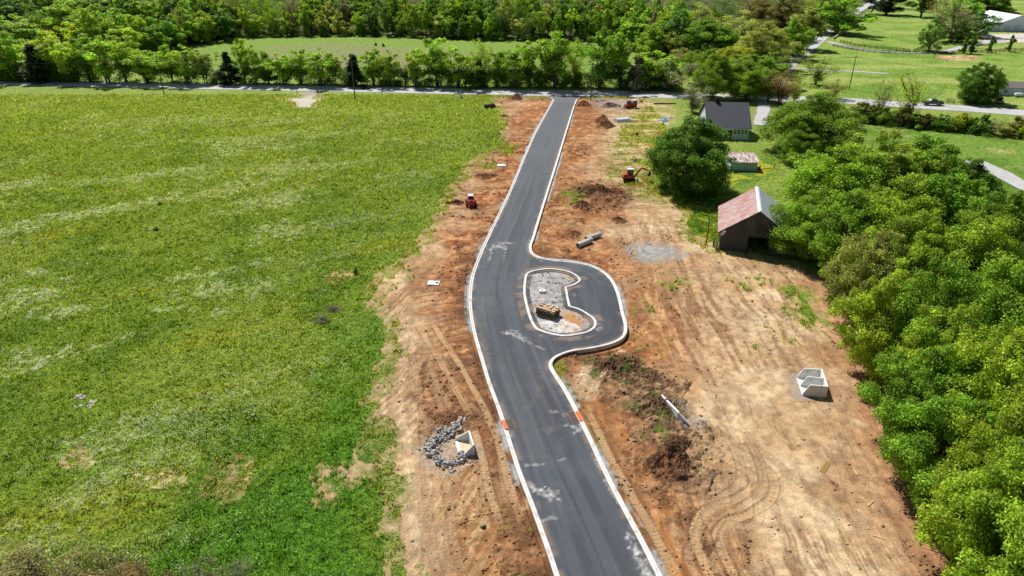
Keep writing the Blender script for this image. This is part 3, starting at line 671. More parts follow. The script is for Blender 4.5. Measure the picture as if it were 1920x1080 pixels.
def gen_tree(seed, H=12, R=5, base=.22, shape='round', nclump=60, nleaf=6000, leaf=.45, stems=1, crad=.26, flat=.75, tr=.30, twigs=0, lobe=1):
    rng = np.random.RandomState(seed); H = float(H)
    ph = rng.rand(6)*6.28
    cen = []; rad = []
    cb = H*base; ch = H-cb
    for i in range(nclump):
        t = rng.rand()**.85; a = rng.rand()*6.283
        if shape == 'round': pr = math.sqrt(max(0, 1-(2*t-.9)**2/1.21))
        elif shape == 'vase': pr = (.35+.65*min(1, t/.6))*math.sqrt(max(0, 1-max(0, t-.55)**2/.22))
        elif shape == 'cone': pr = 1-t*.92
        elif shape == 'column': pr = .9*math.sin(math.pi*min(1, .12+t*.86))**.6
        else: pr = math.sqrt(max(0, 1-t*t))
        lob = 1+lobe*(.20*math.sin(2*a+ph[0]+t*3)+.16*math.sin(3*a+ph[1]-t*4)+.11*math.sin(5*a+ph[2]+t*5))
        q = rng.rand()**.42
        rr = R*crad*(.65+.7*rng.rand())*(1-.35*(t > .8))
        x = R*pr*lob*q; x = max(0, x-rr*.5)
        cen.append((x*math.cos(a), x*math.sin(a), cb+ch*t*(.92+.1*math.sin(a*2+ph[3]))-rr*.3)); rad.append(rr)
    V, Fq, T = leaves_np(rng, cen, rad, nleaf, leaf, flat)
    crown = mesh_np('crown', V, Fq, T); crown.materials.append(M['leaf'])
    b = MB(); tops = []
    for s in range(stems):
        a = rng.rand()*6.28; o = .0 if stems == 1 else .35
        lean = .12 if stems == 1 else .30
        pts = []; rs = []
        th = H*(.62 if shape != 'cone' else .92)
        for k in range(6):
            f = k/5
            pts.append((o*math.cos(a)+lean*H*.3*f*math.cos(a)*f+.15*rng.randn()*f, o*math.sin(a)+lean*H*.3*f*math.sin(a)*f+.15*rng.randn()*f, -.3+th*f)); rs.append(tr*(1-.72*f)/(stems**.5)*(1.35 if k == 0 else 1))
        b.tube(pts, rs, 7); tops.append((pts, rs))
    sel = range(len(cen)) if len(cen) < 44 else rng.choice(len(cen), 44, False)
    if shape != 'cone':
        for i in sel:
            pts, rs = tops[i % stems]; k = 1+int(min(4, max(0, (cen[i][2]/H)*4.2-.8)))
            p0 = Vector(pts[min(k, 5)]); p1 = Vector(cen[i]); m = (p0+p1)/2+Vector((0, 0, -.06*H*rng.rand()))+Vector(rng.randn(3)*.15)
            r0 = rs[min(k, 5)]*.55
            b.tube([p0, m, p1], [r0, r0*.6, r0*.22], 5, False)
            for _ in range(twigs):
                e = p1+Vector(rng.randn(3))*rad[i]*1.1; e.z += abs(rng.randn())*rad[i]*.7
                st = m.lerp(p1, rng.rand())
                b.tube([st, st.lerp(e, .55)+Vector(rng.randn(3))*.12, e], [r0*.3, r0*.2, .012], 3, False)
    t = b.build('trunk', 'bark', None, smooth=True); tm = t.data; bpy.data.objects.remove(t)
    return dict(crown=crown, trunk=tm, H=H, R=R)
PROTO = {
    'dome': [gen_tree(5+i, 13, 6.2, .06, 'round', 240, 70000, .27, 1, .16, .85, .42, twigs=1, lobe=.35) for i in range(2)],
    'full': [gen_tree(15+i, 13, 6.2, .12, 'round', 190, 62000, .26, 1, .19, .80, .40, twigs=1, lobe=.6) for i in range(3)],
    'brush': [gen_tree(25+i, 3, 2.4, .0, 'dome', 46, 9000, .13, 4, .26, .9, .05, twigs=4) for i in range(2)],
    'near': [gen_tree(11+i, 13, 6.2, .14, 'round', 150, 52000, .27, 1, .175, .75, .38, twigs=1) for i in range(5)],
    'round': [gen_tree(31+i, 12, 5, .14, 'round', 60, 7000, .52, 1, .24) for i in range(3)],
    'vase': [gen_tree(41+i, 12, 4.5, .30, 'vase', 46, 4200, .50, 2+i % 2, .23, .8, .24) for i in range(4)],
    'tall': [gen_tree(51+i, 18, 5, .20, 'vase', 56, 4600, .72, 1, .24, .85, .30) for i in range(4)],
    'cone': [gen_tree(61+i, 10, 2.6, .04, 'cone', 60, 5000, .40, 1, .30, .7, .2) for i in range(2)],
    'bare': [gen_tree(71+i, 11, 4.2, .22, 'vase', 40, 1500, .30, 2, .22, .9, .20, twigs=5) for i in range(2)],
    'airy': [gen_tree(81+i, 12, 5, .18, 'vase', 44, 4200, .32, 2, .22, .9, .24, twigs=3) for i in range(2)],
    'column': [gen_tree(91, 6, 1.5, .12, 'column', 40, 2600, .36, 1, .30, .9, .14)],
    'bush': [gen_tree(95+i, 4, 2.6, .0, 'dome', 34, 3400, .36, 3, .26, .8, .10, twigs=1) for i in range(3)],
}
COL = dict(bright=(.300,.455,.042), mid=(.220,.380,.036), deep=(.120,.240,.028), cedar=(.036,.070,.024), pale=(.340,.430,.110), olive=(.280,.330,.070),
           bud=(.25,.180,.070), grey=(.24,.245,.145), lime=(.42,.53,.040), teal=(.150,.285,.075), brown=(.26,.23,.075))
WORD = dict(bright='bright yellow-green', mid='fresh green', deep='deep green', cedar='dark evergreen', pale='pale silvery-green', olive='olive green',
            bud='rust-brown budding', grey='greyish half-bare', lime='lime green', teal='blue-green', brown='brownish')
_k = [0]
def tree(P, h, r, kind, colr, label, name='tree', cat='tree', group=None, crown='crown', trunk='trunk'):
    _k[0] += 1; rng = random.Random(_k[0]*17+3)
    p = PROTO[kind][_k[0] % len(PROTO[kind])]
    z = gz(P[0], P[1])
    t = thing(name, (P[0], P[1], z-.05), rng.random()*6.28, label, cat, group)
    s = (r/p['R']*rng.uniform(.93, 1.07), r/p['R']*rng.uniform(.93, 1.07), h/p['H'])
    for nm in ('trunk', 'crown'):
        o = bpy.data.objects.new(crown if nm == 'crown' else trunk, p[nm]); link(o, t); o.scale = s
        if nm == 'crown':
            j = rng.uniform(.88, 1.14)*(1.22 if kind in ('vase', 'tall', 'airy', 'round') else 1); w = rng.uniform(.88, 1.10); c = COL[colr]
            o.color = (c[0]*j*w, c[1]*j, c[2]*j, 1)
    return t
def tree_px(bx, by, topy, wpx, kind, colr, label, **kw):
    P = G(bx, by); h = max(1.2, z_at(P, topy)); return tree(P, h, wpx/2/ppm(P)*1.25, kind, colr, label, **kw)
def tree_c(cx, cy, wpx, zc, kind, colr, label, **kw):
    P = G(cx, cy, zc); return tree(P, zc*1.78, wpx/2/ppm(P)*1.2, kind, colr, label, **kw)
ORD = lambda n: {1:'first',2:'second',3:'third',4:'fourth',5:'fifth',6:'sixth',7:'seventh',8:'eighth',9:'ninth',10:'tenth',11:'eleventh',12:'twelfth'}.get(n, '%d%s' % (n, 'th' if 10 < n % 100 < 14 else {1:'st',2:'nd',3:'rd'}.get(n % 10, 'th')))
# hedgerow on the far side of the highway
HEDGE = [(18,66,64,'vase','bright'),(75,78,50,'cone','cedar'),(104,64,52,'vase','bright'),(135,86,48,'vase','bright'),(168,84,48,'vase','mid'),(205,76,54,'vase','bright'),
 (238,90,44,'vase','bright'),(280,92,58,'vase','mid'),(322,88,42,'vase','bright'),(352,89,42,'vase','bright'),(386,97,40,'vase','pale'),(432,94,34,'cone','cedar'),
 (463,83,38,'vase','bright'),(484,92,30,'vase','mid'),(504,112,34,'round','deep'),(535,98,44,'vase','bright'),(565,106,36,'vase','bright'),(600,92,54,'vase','bright'),
 (628,112,34,'vase','bright'),(666,99,36,'cone','cedar'),(703,102,50,'vase','bright'),(731,103,32,'vase','bright'),(762,118,26,'bare','grey'),(781,101,34,'vase','bright'),
 (820,84,58,'vase','bright'),(862,92,54,'vase','mid'),(905,80,44,'airy','bright'),(898,118,30,'cone','deep'),(932,98,40,'vase','mid'),(965,86,50,'vase','mid'),(992,90,44,'vase','mid'),
 (1043,60,66,'vase','mid'),(1080,82,46,'airy','bright'),(1126,62,54,'vase','mid'),(1160,69,62,'vase','mid'),(1196,112,44,'bush','grey'),(1224,98,62,'round','bright'),(1256,116,76,'airy','grey')]
rg0 = random.Random(12)
for i, (x, ty, w, kd, cl) in enumerate(HEDGE):
    by = 152.5+x*.0125+(1 if i % 2 else -2)
    w *= 1.12
    tree_px(x, by, ty-4+rg0.uniform(-9, 6), w*1.12, kd, cl, '%s %s, %s from the left along the far side of the highway' % (WORD[cl], 'cedar' if kd == 'cone' else 'bush' if kd == 'bush' else 'roadside tree', ORD(i+1)),
            name='cedar_tree' if kd == 'cone' else 'bush' if kd == 'bush' else 'roadside_tree', cat='bush' if kd == 'bush' else 'tree', group='trees along the far side of the highway')
# wood behind the back field: three staggered rows of trees one can tell apart
rg = random.Random(5)
edge = catmull([(330,92),(345,84),(400,75),(460,70),(640,68),(800,71),(900,75),(1000,76),(1100,77),(1160,84),(1210,100),(1262,112)], 12)
acc = 0; pts = [edge[0]]
for a, b_ in zip(edge[:-1], edge[1:]):
    acc += abs(b_[0]-a[0])
    if acc > 19: pts.append(b_); acc = 0
for i, p in enumerate(pts):
    cl = rg.choice(['mid','mid','deep','bright','bright','pale','teal','mid'])
    P = G(p[0]+rg.uniform(-5, 5), p[1]-.6)
    tree(P, rg.uniform(9, 15), rg.uniform(3.8, 5.6), rg.choice(['tall','vase','round','airy','vase','round']), cl,
         '%s tree, %s from the left in the wood front behind the back field' % (WORD[cl], ORD(i+1)), name='woodland_tree', group='trees at the edge of the wood')
for i, p in enumerate(pts):
    cl = rg.choice(['mid','pale','deep','bright','deep','grey','teal','mid'])
    P = G(p[0]+rg.uniform(-5, 5)+9, p[1]); P[1] += 9+rg.uniform(-2, 4); P[0] *= P[1]/(P[1]-9)
    tree(P, rg.uniform(15, 19.5), rg.uniform(4.8, 6.6), rg.choice(['tall','tall','airy','round']), cl,
         '%s tree, %s from the left in the second rank behind the back field' % (WORD[cl], ORD(i+1)), name='woodland_tree', group='trees in the second rank of the wood')
for i, p in enumerate(pts[::1]):
    cl = rg.choice(['mid','pale','bright','mid','olive','deep'])
    P = G(p[0]+rg.uniform(-5, 5)+4, p[1]); k_ = 20+rg.uniform(-3, 6); P[0] *= (P[1]+k_)/P[1]; P[1] += k_
    tree(P, rg.uniform(17, 23), rg.uniform(5, 7), rg.choice(['tall','airy','round']), cl,
         '%s tree, %s from the left in the third rank behind the back field' % (WORD[cl], ORD(i+1)), name='woodland_tree', group='trees in the third rank of the wood')
# shrubs at the foot of the wood
for i in range(26):
    x = 350+i*33+rg.uniform(-8, 8); y = np.interp(x, edge[:, 0], edge[:, 1])
    cl = rg.choice(['deep','mid','bright','pale','deep'])
    P = G(x, y+.6)
    tree(P, rg.uniform(3, 6.5), rg.uniform(2.4, 4), 'bush', cl, '%s shrub, %s from the left at the foot of the back wood' % (WORD[cl], ORD(i+1)), name='shrub', cat='shrub', group='shrubs at the foot of the wood')
# wooded corner on the left
LEFTW = [(8,104,30,100,'mid','round'),(48,98,28,90,'bright','vase'),(30,72,-8,90,'deep','tall'),(88,88,-5,56,'deep','airy'),(125,92,4,70,'bright','vase'),(150,110,40,70,'lime','vase'),(178,108,18,60,'bright','round'),
 (200,96,8,84,'mid','round'),(235,100,14,70,'mid','round'),(262,106,30,64,'bright','round'),(292,102,32,70,'mid','round'),(322,96,30,58,'deep','round'),(352,84,18,52,'mid','round'),(385,80,20,44,'bright','round'),(422,77,18,40,'deep','tall'),
 (60,60,-20,80,'bright','tall'),(105,58,-20,70,'mid','tall'),(140,62,-25,70,'bright','tall'),(180,66,-20,80,'mid','tall'),(225,68,-18,70,'deep','tall'),(262,70,-16,60,'mid','tall'),(300,74,-10,64,'bright','tall'),(335,66,-15,54,'pale','airy'),(370,62,-15,54,'mid','tall'),(10,60,-20,70,'mid','tall'),(28,118,62,56,'mid','vase'),(170,124,62,50,'mid','vase'),(225,122,60,52,'bright','vase')]
for i, (x, by, ty, w, cl, kd) in enumerate(sorted(LEFTW)):
    tree_px(x, by, ty, w*1.05, kd, cl, '%s tree, %s from the left in the wooded upper left corner' % (WORD[cl], ORD(i+1)), name='woodland_tree', group='trees in the left wooded corner')
# trees between wood, side road and highway
MIDW = [(1195,92,28,60,'mid','tall','tall tree at the right end of the wood by the back field'),(1235,104,38,70,'mid','round','tree above the grey bushes right of the back field'),
 (1165,78,-5,52,'deep','tall','tree near the right end of the wood, above the junction'),(1215,80,0,56,'pale','airy','tree behind the right end of the wood'),(1262,88,5,66,'mid','round','tree at the back of the thicket left of the side road'),
 (1318,106,34,120,'mid','dome','broad dome-shaped tree in the thicket between wood and highway'),(1300,76,-4,70,'pale','airy','tree behind the broad dome-shaped tree'),(1350,72,-6,64,'deep','airy','tree in the back of the thicket'),
 (1385,84,12,74,'pale','airy','tree right behind the dome-shaped tree'),(1428,128,40,96,'pale','near','large silvery tree left of the shaded side road'),(1455,74,-12,80,'brown','near','tall tree leaning over the side road'),
 (1478,112,36,60,'mid','round','tree leaning over the lower side road'),(1502,92,10,64,'olive','tall','tall tree shading the middle of the side road'),(1410,58,-20,60,'brown','airy','back tree beside the tall brown-green tree'),(1500,50,-30,64,'olive','airy','tree at the top left of the side road'),(1478,104,52,56,'bright','round','tree at the bend of the side road'),
 (1376,152,88,92,'lime','near','yellow-topped tree right of the grey thicket'),(1325,160,92,76,'mid','near','tree between the yellow-topped tree and the highway'),(1412,168,104,110,'mid','near','leafy tree behind the dark-roofed house'),
 (1288,128,90,60,'olive','airy','thin tree left of the thicket'),(1455,140,90,56,'pale','airy','tree beside the foot of the side road'),(1462,196,130,70,'bud','airy','tree right of the dark-roofed house drive'),
 (1300,212,146,60,'grey','airy','tree left of the dark-roofed house'),(1336,184,100,66,'mid','full','tree behind the left end of the dark roof'),(1398,187,112,72,'mid','full','tree just behind the right end of the dark roof'),(1440,192,128,52,'olive','airy','loose tree beside the drive of the dark-roofed house'),
 (1529,160,98,58,'pale','airy','blossoming tree beside the highway, right of the brown tree'),(1568,64,-14,92,'mid','round','big spreading tree above the fenced bend'),(1562,36,-30,60,'deep','round','tree behind the big spreading tree'),(1530,60,-10,50,'olive','airy','tree at the shaded top of the side road'),
 (1661,28,-30,60,'cedar','round','wide tree on the lawn at the top edge of the picture'),(1726,33,-30,50,'deep','tall','tree at the top of the lawn with a bare trunk'),
 (1741,96,36,46,'teal','round','tree standing at the board fence by the floodlight pole'),(1778,80,2,84,'grey','bare','wide half-bare tree above the board fence'),(1800,62,-6,60,'mid','round','tree left of the white metal barn'),
 (1828,70,20,52,'teal','round','tree at the left corner of the white metal barn'),(1795,78,40,44,'deep','round','low tree beneath the half-bare tree'),(1760,52,-10,56,'bud','bare','tree behind the half-bare tree'),(1850,22,-30,60,'deep','round','tree behind the white metal barn'),(1878,22,0,44,'mid','bush','bush behind the white metal barn'),
 (1828,192,118,66,'deep','dome','round tree on the lawn beside the pale blue building'),(1696,232,136,80,'lime','bare','open-crowned bare tree in the hedge left of the truck'),(1644,230,146,44,'olive','bare','small bare tree in the hedge beside the highway'),
 (1560,186,150,50,'olive','airy','thin tree behind the hedge by the leaning pole'),(1490,190,140,50,'pale','airy','thin tree between brown tree and big green tree')]
for (x, by, ty, w, cl, kd, lb) in MIDW:
    tree_px(x, by, ty, w, kd, cl, WORD[cl]+' '+lb, name='bush' if kd == 'bush' else 'tree', cat='bush' if kd == 'bush' else 'tree')
for i, (x, by) in enumerate(((1806,101),(1820,101.5),(1854,99),(1891,97.5))):
    tree_px(x, by, by-31, 17 if i < 2 else 13, 'column', 'deep', ['leftmost of four clipped columnar trees at the board fence','wider columnar tree touching the leftmost one at the board fence','columnar tree, third from the left at the board fence','rightmost columnar tree at the board fence'][i], name='columnar_tree', group='columnar trees at the board fence')
# hedge below the highway, right
for i in range(17):
    x = 1612+i*20.5+rg.uniform(-4, 4); by = 229+(x-1612)*.095+rg.uniform(-2, 2)
    cl = rg.choice(['olive','grey','deep','bright','brown','mid'])
    if 1780 < x < 1830: cl = 'lime'
    if x > 1910: cl = 'lime'
    tree_px(x, by, by-rg.uniform(26, 40), rg.uniform(36, 50), rg.choice(['bush','bush','bush','airy']), cl, '%s bush, %s from the left in the hedge below the highway' % (WORD[cl], ORD(i+1)), name='hedge_bush', cat='bush', group='bushes in the hedge below the highway')
# big yard trees and the grove on the right
GROVE = [(1300,282,158,8.2,'deep','dense dark round tree standing alone left of the barn and sheds'),
 (1530,226,152,7.6,'mid','large tree between the dark-roofed house and the highway hedge'),(1500,262,70,5.0,'mid','small tree in front of the large tree right of the house'),
 (1568,340,180,8.2,'bright','broad tree above the barn roof, left front of the grove'),(1660,322,170,8.5,'bright','tree at the top of the grove, left of centre'),(1745,330,160,8.2,'mid','tree at the top of the grove below the lower pasture'),(1815,362,116,7.2,'deep','tree at the top right corner of the grove'),
 (1515,412,116,6.0,'mid','tree brushing the right side of the barn'),(1585,430,150,7.5,'mid','tree right of the barn leaning over the dirt track'),(1680,410,170,8.5,'bright','tree in the upper middle of the grove'),(1780,410,160,8.5,'mid','tree right of the upper middle of the grove'),
 (1880,440,170,8.0,'mid','tree at the right edge of the picture below the pasture'),(1640,510,130,7.5,'pale','tree at the left bulge of the grove above the dirt track'),(1730,500,170,9.0,'bright','tree in the very middle of the grove'),(1840,520,170,9.0,'bright','tree in the middle right of the grove'),
 (1660,600,150,7.5,'bright','tree at the left edge of the grove right of the concrete boxes'),(1765,610,190,9.0,'mid','large tree in the centre right of the grove'),(1880,610,190,9.0,'bright','tree at the right edge, halfway down the picture'),
 (1735,745,172,7.2,'mid','spreading tree above the pale dirt, lower left front of the grove'),(1790,690,170,8.2,'bright','tree behind the spreading front tree'),(1778,835,186,6.4,'mid','low-limbed tree reaching over the dirt, lower grove'),
 (1880,740,210,9.0,'bright','tall tree at the right edge, lower half of the picture'),(1905,860,200,8.5,'bright','tree at the right edge above the bottom corner'),(1882,985,186,6.6,'bright','tree in the bottom right corner nearest the dirt'),
 (1950,1010,240,8.5,'bright','tree cut off by the bottom right corner'),(1960,930,200,8,'mid','tree at the far right edge near the bottom'),(1935,330,0,0,'','')]
for (x, y, w, zc, cl, lb) in GROVE:
    if not w: continue
    tree_c(x, y, w*(.86 if x == 1300 else 1), zc, 'dome' if x == 1300 else ('full' if (x//5+y//7) % 3 else 'near'), cl, WORD[cl]+' '+lb, name='tree', group=None)
# bushes in the field at the bottom left, and the stems with white blossom
for i, (x, y, w, h, kd, cl, lb) in enumerate([(40,1125,230,2.6,'brush','brown','rust-brown bush in the bottom left corner'),(160,1130,210,2.8,'brush','brown','rust-brown bush at the bottom edge left of the blossoming stems'),(262,1126,160,2.6,'brush','bud','rust-brown bush at the bottom edge next to the blossoming stems'),
      (385,1120,110,3.8,'bare','grey','leafless twiggy bush at the bottom edge of the meadow'),(455,1115,90,3.6,'bare','grey','thin leafless bush at the bottom edge, nearest the soil')]):
    P = G(x, y); tree(P, h, w/2/ppm(P), kd, cl, lb, name='bush', cat='bush')
for x, y, w, h, lb in [(667,512,12,1.2,'dark shrub in the meadow beside the small bare mound'),(605,600,40,.8,'dull grey-green weed clump in the meadow near the soil'),(625,580,34,.8,'dull grey-green weed clump above another near the soil edge'),(705,87,8,1.6,'small dark shrub in the back field'),(719,88,8,1.6,'small dark shrub, right one of two in the back field'),(300,384,10,.8,'small dark tuft in the upper meadow'),(293,431,16,.5,'low dark tuft in the middle of the meadow')]:
    P = G(x, y); tree(P, h, w/2/ppm(P), 'brush' if w > 30 else 'bush', 'grey' if w > 30 else 'deep', lb, name='shrub', cat='shrub')
# undergrowth nobody could count, and the far side of the wood
def foliage_mass(name, pts, n, rad, leaf, colr, nleaf, zf=.6):
    rng = np.random.RandomState(len(pts)+n)
    P = np.asarray(pts, float); k = rng.randint(0, len(P)-1, n); t = rng.rand(n)[:, None]
    c = P[k]*(1-t)+P[k+1]*t
    c[:, :2] += rng.randn(n, 2)*rad*.5; c[:, 2] = rad*zf*rng.rand(n)*c[:, 2]
    V, Fq, T = leaves_np(rng, c, rad*(.6+.6*rng.rand(n)), nleaf, leaf, .8)
    me = mesh_np(name, V, Fq, T); me.materials.append(M['leaf'])
    o = bpy.data.objects.new(name, me); o.color = (*COL[colr], 1); link(o); tag(o, kind='stuff'); return o
def L3(pp, h): return [(*G(a, b)[:2], h) for a, b in pp]
tag(foliage_mass('undergrowth', L3([(-150,151),(60,152),(150,153),(700,160),(1000,164),(1270,167)], 5.0), 1300, 1.7, .42, 'deep', 170000), 'tangled undergrowth beneath the trees along the far side of the highway', 'undergrowth')
_o = tag(foliage_mass('far_wood', [(*G(a, 40)[:2], h) for a in (-900,0,500,1000,1500) for h in (6,)], 10, 1, 1, 'mid', 10), 'distant wood reading as one mass behind the single trees', 'wood')
rng = np.random.RandomState(3); nn = 620
ang = rng.uniform(-.66, .38, nn); dd = 388+rng.rand(nn)*150
cen = np.stack([np.tan(ang)*dd, dd, 5+rng.rand(nn)*16+sst(362, 460, dd)*12], 1)
V, Fq, T = leaves_np(rng, cen, 3+2.5*rng.rand(nn), 80000, 1.1, .9)
_o.data = mesh_np('far_wood', V, Fq, T); _o.data.materials.append(M['leaf'])
# ------------------------------------------------------------------ meadow grass and flowers
rng = np.random.RandomState(21)
def scatter(n, x0, x1, ymax, ymin=36, pw=1.0):
    y = ymin+(ymax-ymin)*rng.rand(n)**pw; hw = .80*(y+14)
    x = x0+(x1-x0)*rng.rand(n)
    x = np.maximum(x, -hw+rng.rand(n)*2) if False else x
    ok = (np.abs(x) < hw); return x[ok], y[ok]
gx, gy = scatter(900000, -165, 40, 222, 36, 1.35)
c_, z_, g_ = ground_eval(gx, gy)
ok = (g_ > .55) & (road_sd(gx, gy)[0] < -.15)
gx, gy, c_, z_ = gx[ok], gy[ok], c_[ok], z_[ok]
n = len(gx); dn = np.clip((gy-36)/140, 0, 1)
tall = sst(.45, .7, fbm(gx, gy, 1.1, 3, 4))
h = (.09+.16*rng.rand(n)**2+.26*tall)*(1+.3*dn); w = (.035+.05*rng.rand(n))*(1+1.6*dn)
a = rng.rand(n)*6.283; lx = rng.randn(n)*.6*h; ly = rng.randn(n)*.6*h
ca, sa = np.cos(a)*w, np.sin(a)*w
V = np.stack([np.stack([gx-ca, gy-sa, z_-.02], 1), np.stack([gx+ca, gy+sa, z_-.02], 1), np.stack([gx+lx, gy+ly, z_+h], 1)], 1).reshape(-1, 3)
tv = np.clip(1.55+.50*rng.randn(n), .4, 3.0)[:, None]*c_*np.where(rng.rand(n) < .12, 1.35, 1)[:, None]
me = mesh_np('meadow_grass', V, np.arange(n*3).reshape(-1, 3), np.repeat(tv, 3, 0)); me.materials.append(M['turf'])
tag(link(bpy.data.objects.new('meadow_grass', me)), 'short green meadow grass covering the field left of the new road', 'grass', kind='stuff')
fx_, fy_ = scatter(260000, -125, 0, 190, 36, 1.3)
u = fx_*.87+fy_*.5; v = -fx_*.5+fy_*.87
msk = fbm(u*.45, v, 6.5, 4, 9)*.55+fbm(fx_, fy_, 1.3, 3, 12)*.45+(fbm(fx_, fy_, 26, 4, 3)-.5)*.25
ok = (rng.rand(len(fx_)) < sst(.535, .66, msk)*.75*sst(-9, -28, fx_-(fy_-100)*.1)+.006)
fx_, fy_ = fx_[ok], fy_[ok]; c_, z_, g_ = ground_eval(fx_, fy_); ok = g_ > .8; fx_, fy_, z_ = fx_[ok], fy_[ok], z_[ok]
n = len(fx_); s = (.030+.040*rng.rand(n))*(1+1.1*np.clip((fy_-40)/140, 0, 1)); z_ = z_+.12+.18*rng.rand(n)
a = rng.rand(n)*6.28; t1 = np.stack([np.cos(a), np.sin(a), .3*rng.randn(n)], 1)*s[:, None]; t2 = np.stack([-np.sin(a), np.cos(a), .3*rng.randn(n)], 1)*s[:, None]
p = np.stack([fx_, fy_, z_], 1)
V = np.stack([p-t1, p+t2, p+t1, p-t2], 1).reshape(-1, 3)
me = mesh_np('wildflowers', V, np.arange(n*4).reshape(-1, 4), np.repeat(np.array([[.62,.66,.48]])*(.75+.5*rng.rand(n, 1)), 4, 0)); me.materials.append(M['turf'])
tag(link(bpy.data.objects.new('wildflowers', me)), 'drifts of small white wildflowers scattered through the meadow', 'wildflowers', kind='stuff')
# ------------------------------------------------------------------ loose stones and clods on the bare soil
def rocks(name, P, s, m, col=None, seed=1, flat=.7):
    r = np.random.RandomState(seed)
    base = np.array([(1,0,0),(-1,0,0),(0,1,0),(0,-1,0),(0,0,1),(0,0,-1)], float)
    F8 = np.array([(0,2,4),(2,1,4),(1,3,4),(3,0,4),(2,0,5),(1,2,5),(3,1,5),(0,3,5)])
    n = len(P); V = base[None]*(.6+.7*r.rand(n, 6, 1))+.22*r.randn(n, 6, 3)
    a = r.rand(n)*6.28; c, d = np.cos(a)[:, None], np.sin(a)[:, None]
    V = np.stack([V[..., 0]*c-V[..., 1]*d, V[..., 0]*d+V[..., 1]*c, V[..., 2]*flat], -1)*np.asarray(s)[:, None, None]+np.asarray(P)[:, None, :]
    Fq = (F8[None]+6*np.arange(n)[:, None, None]).reshape(-1, 3)
    me = mesh_np(name, V.reshape(-1, 3), Fq, None if col is None else np.repeat(col, 6, 0), 'soil'); me.materials.append(M[m] if isinstance(m, str) else m)
    return link(bpy.data.objects.new(name, me))
cx, cy = scatter(150000, -35, 75, 170, 36, 1.6)
c_, z_, g_ = ground_eval(cx, cy); sd_, rs_, is_ = road_sd(cx, cy)
dk = c_.sum(1); nearroad = sst(5, 0, -rs_)
rz2 = np.zeros(len(cx))
for P_, _a, _b, _c, _d, ro_, _e, _f in ZN: rz2 = np.maximum(rz2, ro_*sst(-.5, .8, sdf(cx, cy, P_, 4)))
ok = (g_ < .2) & (sd_ < -.4) & (rng.rand(len(cx)) < .5*rz2+(.10+.9*sst(.56, .66, fbm(cx, cy, 4, 3, 11)))*(.10+.9*np.maximum(sst(.75, .40, dk), nearroad*.8)))
cx, cy, c_, z_ = cx[ok], cy[ok], c_[ok], z_[ok]; n = len(cx)
s = (.02+.12*rng.rand(n)**3.5)*(1+cy/160)
cm = mat('clods', attr='soil', rough=.95, spec=.1)
tag(rocks('soil_clods', np.stack([cx, cy, z_+s*.3], 1), s, cm, c_*(.7+.5*rng.rand(n, 1)), 3), 'loose clods and crumbs of earth strewn over the bare soil', 'soil clods', kind='stuff')
# ------------------------------------------------------------------ soil heaps
def pile(px, py, wpx, dm, h, colr, label, seed, name='dirt_pile', rot=0, green=0, c2=None, cat='dirt pile'):
    P = at(px, py); rx_ = wpx/2/ppm(P); ry_ = dm/2
    n_a, n_r = 230, 90
    a = np.linspace(0, 2*np.pi, n_a, endpoint=False); r = np.linspace(0, 1, n_r)
    A, Rr = np.meshgrid(a, r)
    wob = 1+.22*np.sin(2*A+seed)+.13*np.sin(3*A+seed*2.1)+.08*np.sin(7*A+seed)
    x = Rr*wob*np.cos(A)*rx_; y = Rr*wob*np.sin(A)*ry_
    cr, sr = math.cos(rot), math.sin(rot); x, y = x*cr-y*sr, x*sr+y*cr
    wx_, wy_ = x.ravel()+P.x, y.ravel()+P.y
    gl = ground_eval(wx_, wy_)
    e = (1-Rr.ravel()**1.6)
    N1 = fbm(wx_, wy_, 1.7, 4, seed % 7); N2 = fbm(wx_, wy_, .55, 5, seed % 5+2, .78)
    hh = h*e*(.35+1.1*N1)+(N2-.5)*.95*np.minimum(1, e*3)*min(1, h**.5)
    z = gl[1]-.02+np.maximum(hh, -.05)
    z[Rr.ravel() > .985] -= .25
    col = lerp(np.zeros((len(wx_), 3))+np.array(colr), c2 or [c*1.9 for c in colr], sst(.46, .66, fbm(wx_, wy_, 1.0, 4, seed % 6+1)))
    col = col*(.45+1.1*N2)[:, None]
    be = sst(.35, .95, Rr.ravel()+(N1-.5)*1.1+(N2-.5)*.6)[:, None]; col = col*(1-be)+gl[0]*be
    if green: col = lerp(col, [.085, .125, .025], sst(.52, .6, fbm(wx_, wy_, 1.1, 4, 9))*green)
    V = np.stack([x.ravel(), y.ravel(), z-P.z], 1)
    ii = np.arange(n_a*n_r).reshape(n_r, n_a); jj = np.roll(ii, -1, 1)
    Fq = np.stack([ii[:-1], ii[1:], jj[1:], jj[:-1]], -1).reshape(-1, 4)
    me = mesh_np(name, V, Fq, col, 'soil', smooth=True); me.materials.append(M['pilem'])
    o = link(bpy.data.objects.new(name, me)); o.location = P
    return tag(o, label, cat)
M['pilem'] = mat('heaped_soil', attr='soil', rough=.95, spec=.08, noise=(5,.35), bump=(6,.9,.12))
DK = [.085,.042,.025]; RB = [.17,.075,.036]
pile(1130,366,122,9.5,1.6,DK,'largest dark brown topsoil heap, between the new road and the excavator',3,green=.1)
pile(1092,388,40,4.5,.9,DK,'low dark soil heap at the lower left foot of the largest topsoil heap',9)
pile(1161,414,34,2.6,.7,DK,'small dark soil heap above the concrete pipes',4)
pile(1128,227,36,4.5,1.5,RB,'upper of two brown heaps beside the new road, left of the white pipes',5)
pile(1132,239,42,4.5,1.5,RB,'lower of two brown heaps beside the new road, left of the white pipes',6)
pile(1142,201,38,4.5,1.2,[.17,.125,.10],'grey-brown gravelly heap between utility pole and red loader',7)
